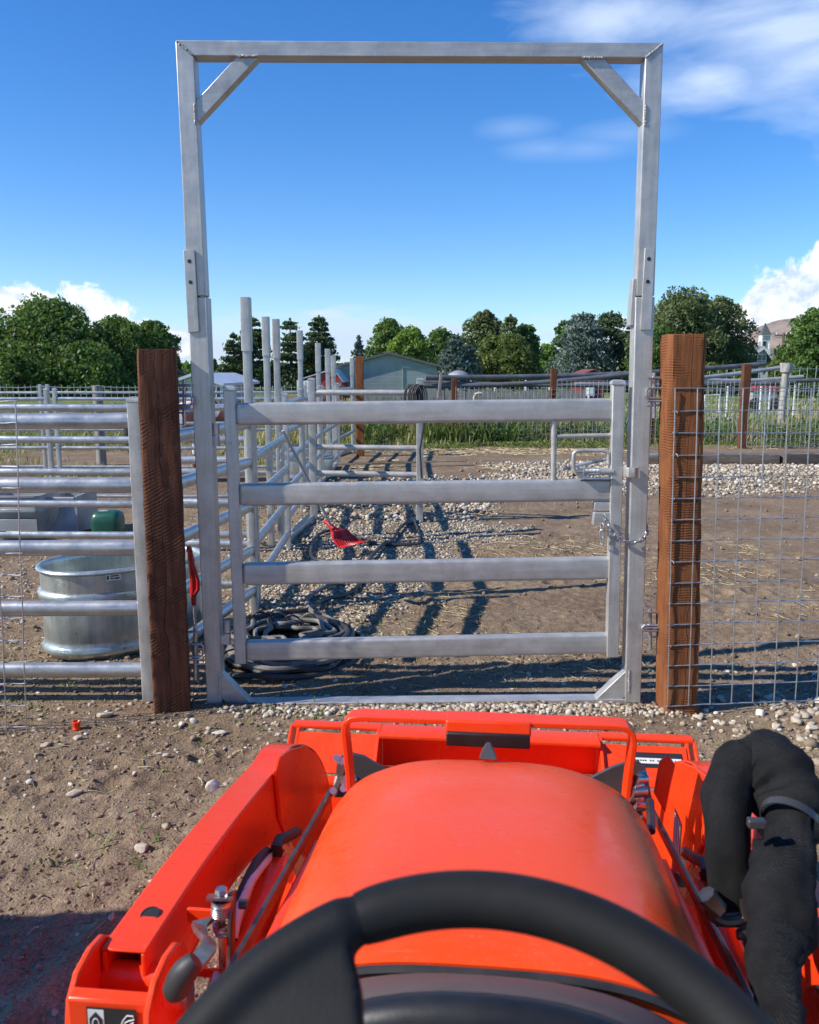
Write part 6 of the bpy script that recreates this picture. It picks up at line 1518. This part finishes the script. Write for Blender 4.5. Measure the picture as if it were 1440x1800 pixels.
# loader valve side plate details at right knee
plr = MB().prism([TW(a,b_,1.62) for a,b_ in ((1150,1395),(1160,1340),(1175,1328),(1188,1345),(1180,1380),(1170,1430))], Vector((0,.008,0))).build('gusset', M['orange'], tr, bevel=.002)
o, pt = label_on(TU(1194,1466,.404)+Vector((-.002,0,0)), (0,-1,0), (0,0,1), .075, .085, tr, [(.55,.05,.62,.95,'lab_white'),(.75,.05,.82,.95,'lab_white')]+[(.08,.12+.09*i,.46,.15+.09*i,'lab_white') for i in range(9)])
# right cylinder top with rubber boot and chrome
MB().tube([TU(1195,1508,.372), TU(1190,1545,.365)], [.014,.012], 14).build('cylinder_rod', M['steel'], tr)
MB().tube([TU(1192,1535,.366), TU(1190,1552,.364)], [.020,.021], 16).build('cylinder_boot', M['rubber'], tr)
M['tagred'] = simple('dark_red_tag', (.10,.018,.022), (.07,.012,.016), 9, .5)
# ---- sleeve wrapped hose loop on the right arm
m, t, b = mat('knitted_sleeve'); uvn = t.coord('Object')
w1 = t.n.new('ShaderNodeTexWave'); w1.bands_direction = 'Z'; w1.inputs['Scale'].default_value = 190; w1.inputs['Distortion'].default_value = 5.5; w1.inputs['Detail'].default_value = 4; w1.inputs['Detail Scale'].default_value = 2.2; t.link(uvn, w1.inputs['Vector'])
w2 = t.n.new('ShaderNodeTexWave'); w2.bands_direction = 'X'; w2.inputs['Scale'].default_value = 210; w2.inputs['Distortion'].default_value = 1.5; t.link(uvn, w2.inputs['Vector'])
ht_ = t.math('ADD', t.math('MULTIPLY', w1.outputs['Fac'], .8), t.math('MULTIPLY', w2.outputs['Fac'], .3)); fz = t.noise(uvn, 26, 4, .6)
setb(t, b, Base_Color=t.mix(t.math('MULTIPLY', w1.outputs['Fac'], t.ramp(fz, [(.35,.15),(.65,.8)])), (.004,.004,.0045), (.026,.027,.028)), Roughness=.85, Normal=t.bump(ht_, .5, .0018)); b.inputs['Specular IOR Level'].default_value = .25
M['knit'] = m
SP_ = [(1287,1604,1.12,26),(1284,1560,1.12,32),(1281,1490,1.13,34),(1282,1420,1.15,36),(1294,1368,1.19,41),(1322,1341,1.21,48),(1354,1342,1.20,54),(1384,1376,1.17,56),(1396,1415,1.14,52),(1392,1444,1.11,42),(1385,1480,1.09,47),(1378,1540,1.05,56),(1374,1600,1.01,57),(1367,1660,.97,50),(1362,1710,.93,44),(1368,1760,.89,40),(1376,1830,.84,40),(1380,1950,.76,40)]
cen = catmull([TW(a,b_,w) for a,b_,w,r_ in SP_], 8); rad = np.interp(np.arange(len(cen))/8, np.arange(len(SP_)), [r_*(w*1.12+.12)/F for a,b_,w,r_ in SP_])
rings = []; nrm = None
for i,c_ in enumerate(cen):
    t_ = (cen[min(i+1,len(cen)-1)]-cen[max(i-1,0)]).normalized()
    if nrm is None: nrm = t_.cross(Vector((0,1,0))).normalized()
    nrm = (nrm-t_*nrm.dot(t_)).normalized(); bb = t_.cross(nrm); rg = []
    for k in range(48):
        a = 2*math.pi*k/48
        f = .90 + .50*(float(vn(k/48*5+.3*math.sin(i*.1), i*.11, 3))-.5)*(1 if 2<k<46 else .6) + .13*(float(vn(i*.42+k*.05, k*.13, 9))-.5) + .05*math.sin(a*3+i*.09) + .05*float(vn(k*.35, i*.5, 21))
        rg.append(c_+(nrm*math.cos(a)+bb*math.sin(a)*.82)*rad[i]*(f - .10*math.exp(-((i-40)/3.0)**2)*(1+math.cos(a)) - .07*math.exp(-((i-88)/2.5)**2)*(1-math.cos(a+.6)) - .06*math.exp(-((i-58)/2)**2)*(1+math.sin(a))))
    rings.append(rg)
slv = MB().prof(rings).build('hose_cover', M['knit'], tr, 80)
i0 = 9*8; c_ = cen[i0]; t_ = (cen[i0+1]-cen[i0-1]).normalized(); n_ = t_.cross(Vector((0,1,0))).normalized(); b2 = t_.cross(n_)
rg_ = []
for k in range(40):
    a = 2*math.pi*k/40; r_ = rad[i0]*1.08; d_ = n_*math.cos(a)+b2*math.sin(a)*.85
    rg_.append([c_+d_*(r_+x)+t_*y for x,y in ((0,-.0055),(.002,-.0055),(.002,.0055),(0,.0055))])
MB().prof(rg_, closed=True).build('cable_tie', M['tieband'], slv)
MB().box(TW(1330,1447,1.045), (.022,.012,.012)).build('tie_head', M['tieband'], slv, bevel=.002)
MB().box(TW(1334,1462,1.06), (.012,.008,.020)).build('tie_tag', M['tagred'], slv, bevel=.002)
shk = [TW(a,b_,1.10) for a,b_ in ((1252,1566),(1247,1590),(1254,1610),(1275,1619),(1300,1617),(1312,1606),(1310,1578))]
MB().tube(catmull(shk,4), .0085, 10).build('hose_clamp', M['rod'], tr)
MB().tube([TW(1240,1572,1.09), TW(1262,1600,1.09)], .014, 8).build('clamp_bolt', M['rod'], tr)
MB().rr(TW(1255,1612,1.11), TW(1302,1608,1.11), .02,.02,.003).build('clamp_bar', M['rod'], tr)
# ---- unseen stack of bales, added out to the left to shade the left dirt
hb_ = empty('added_shade_bales', (-3.05,1.62,0), 'added stack of straw coloured bales out of view, shading the left dirt', 'added shade blocker')
M['hay'] = simple('shade_bales_hay', (.42,.35,.18), (.30,.24,.12), 12, .9, 0, .8, 60, .02)
for k in range(4): MB().box((.02*(k%2),0,.19+.385*k), (.95,.42,.37)).build('shade_bale', M['hay'], hb_, bevel=.03)
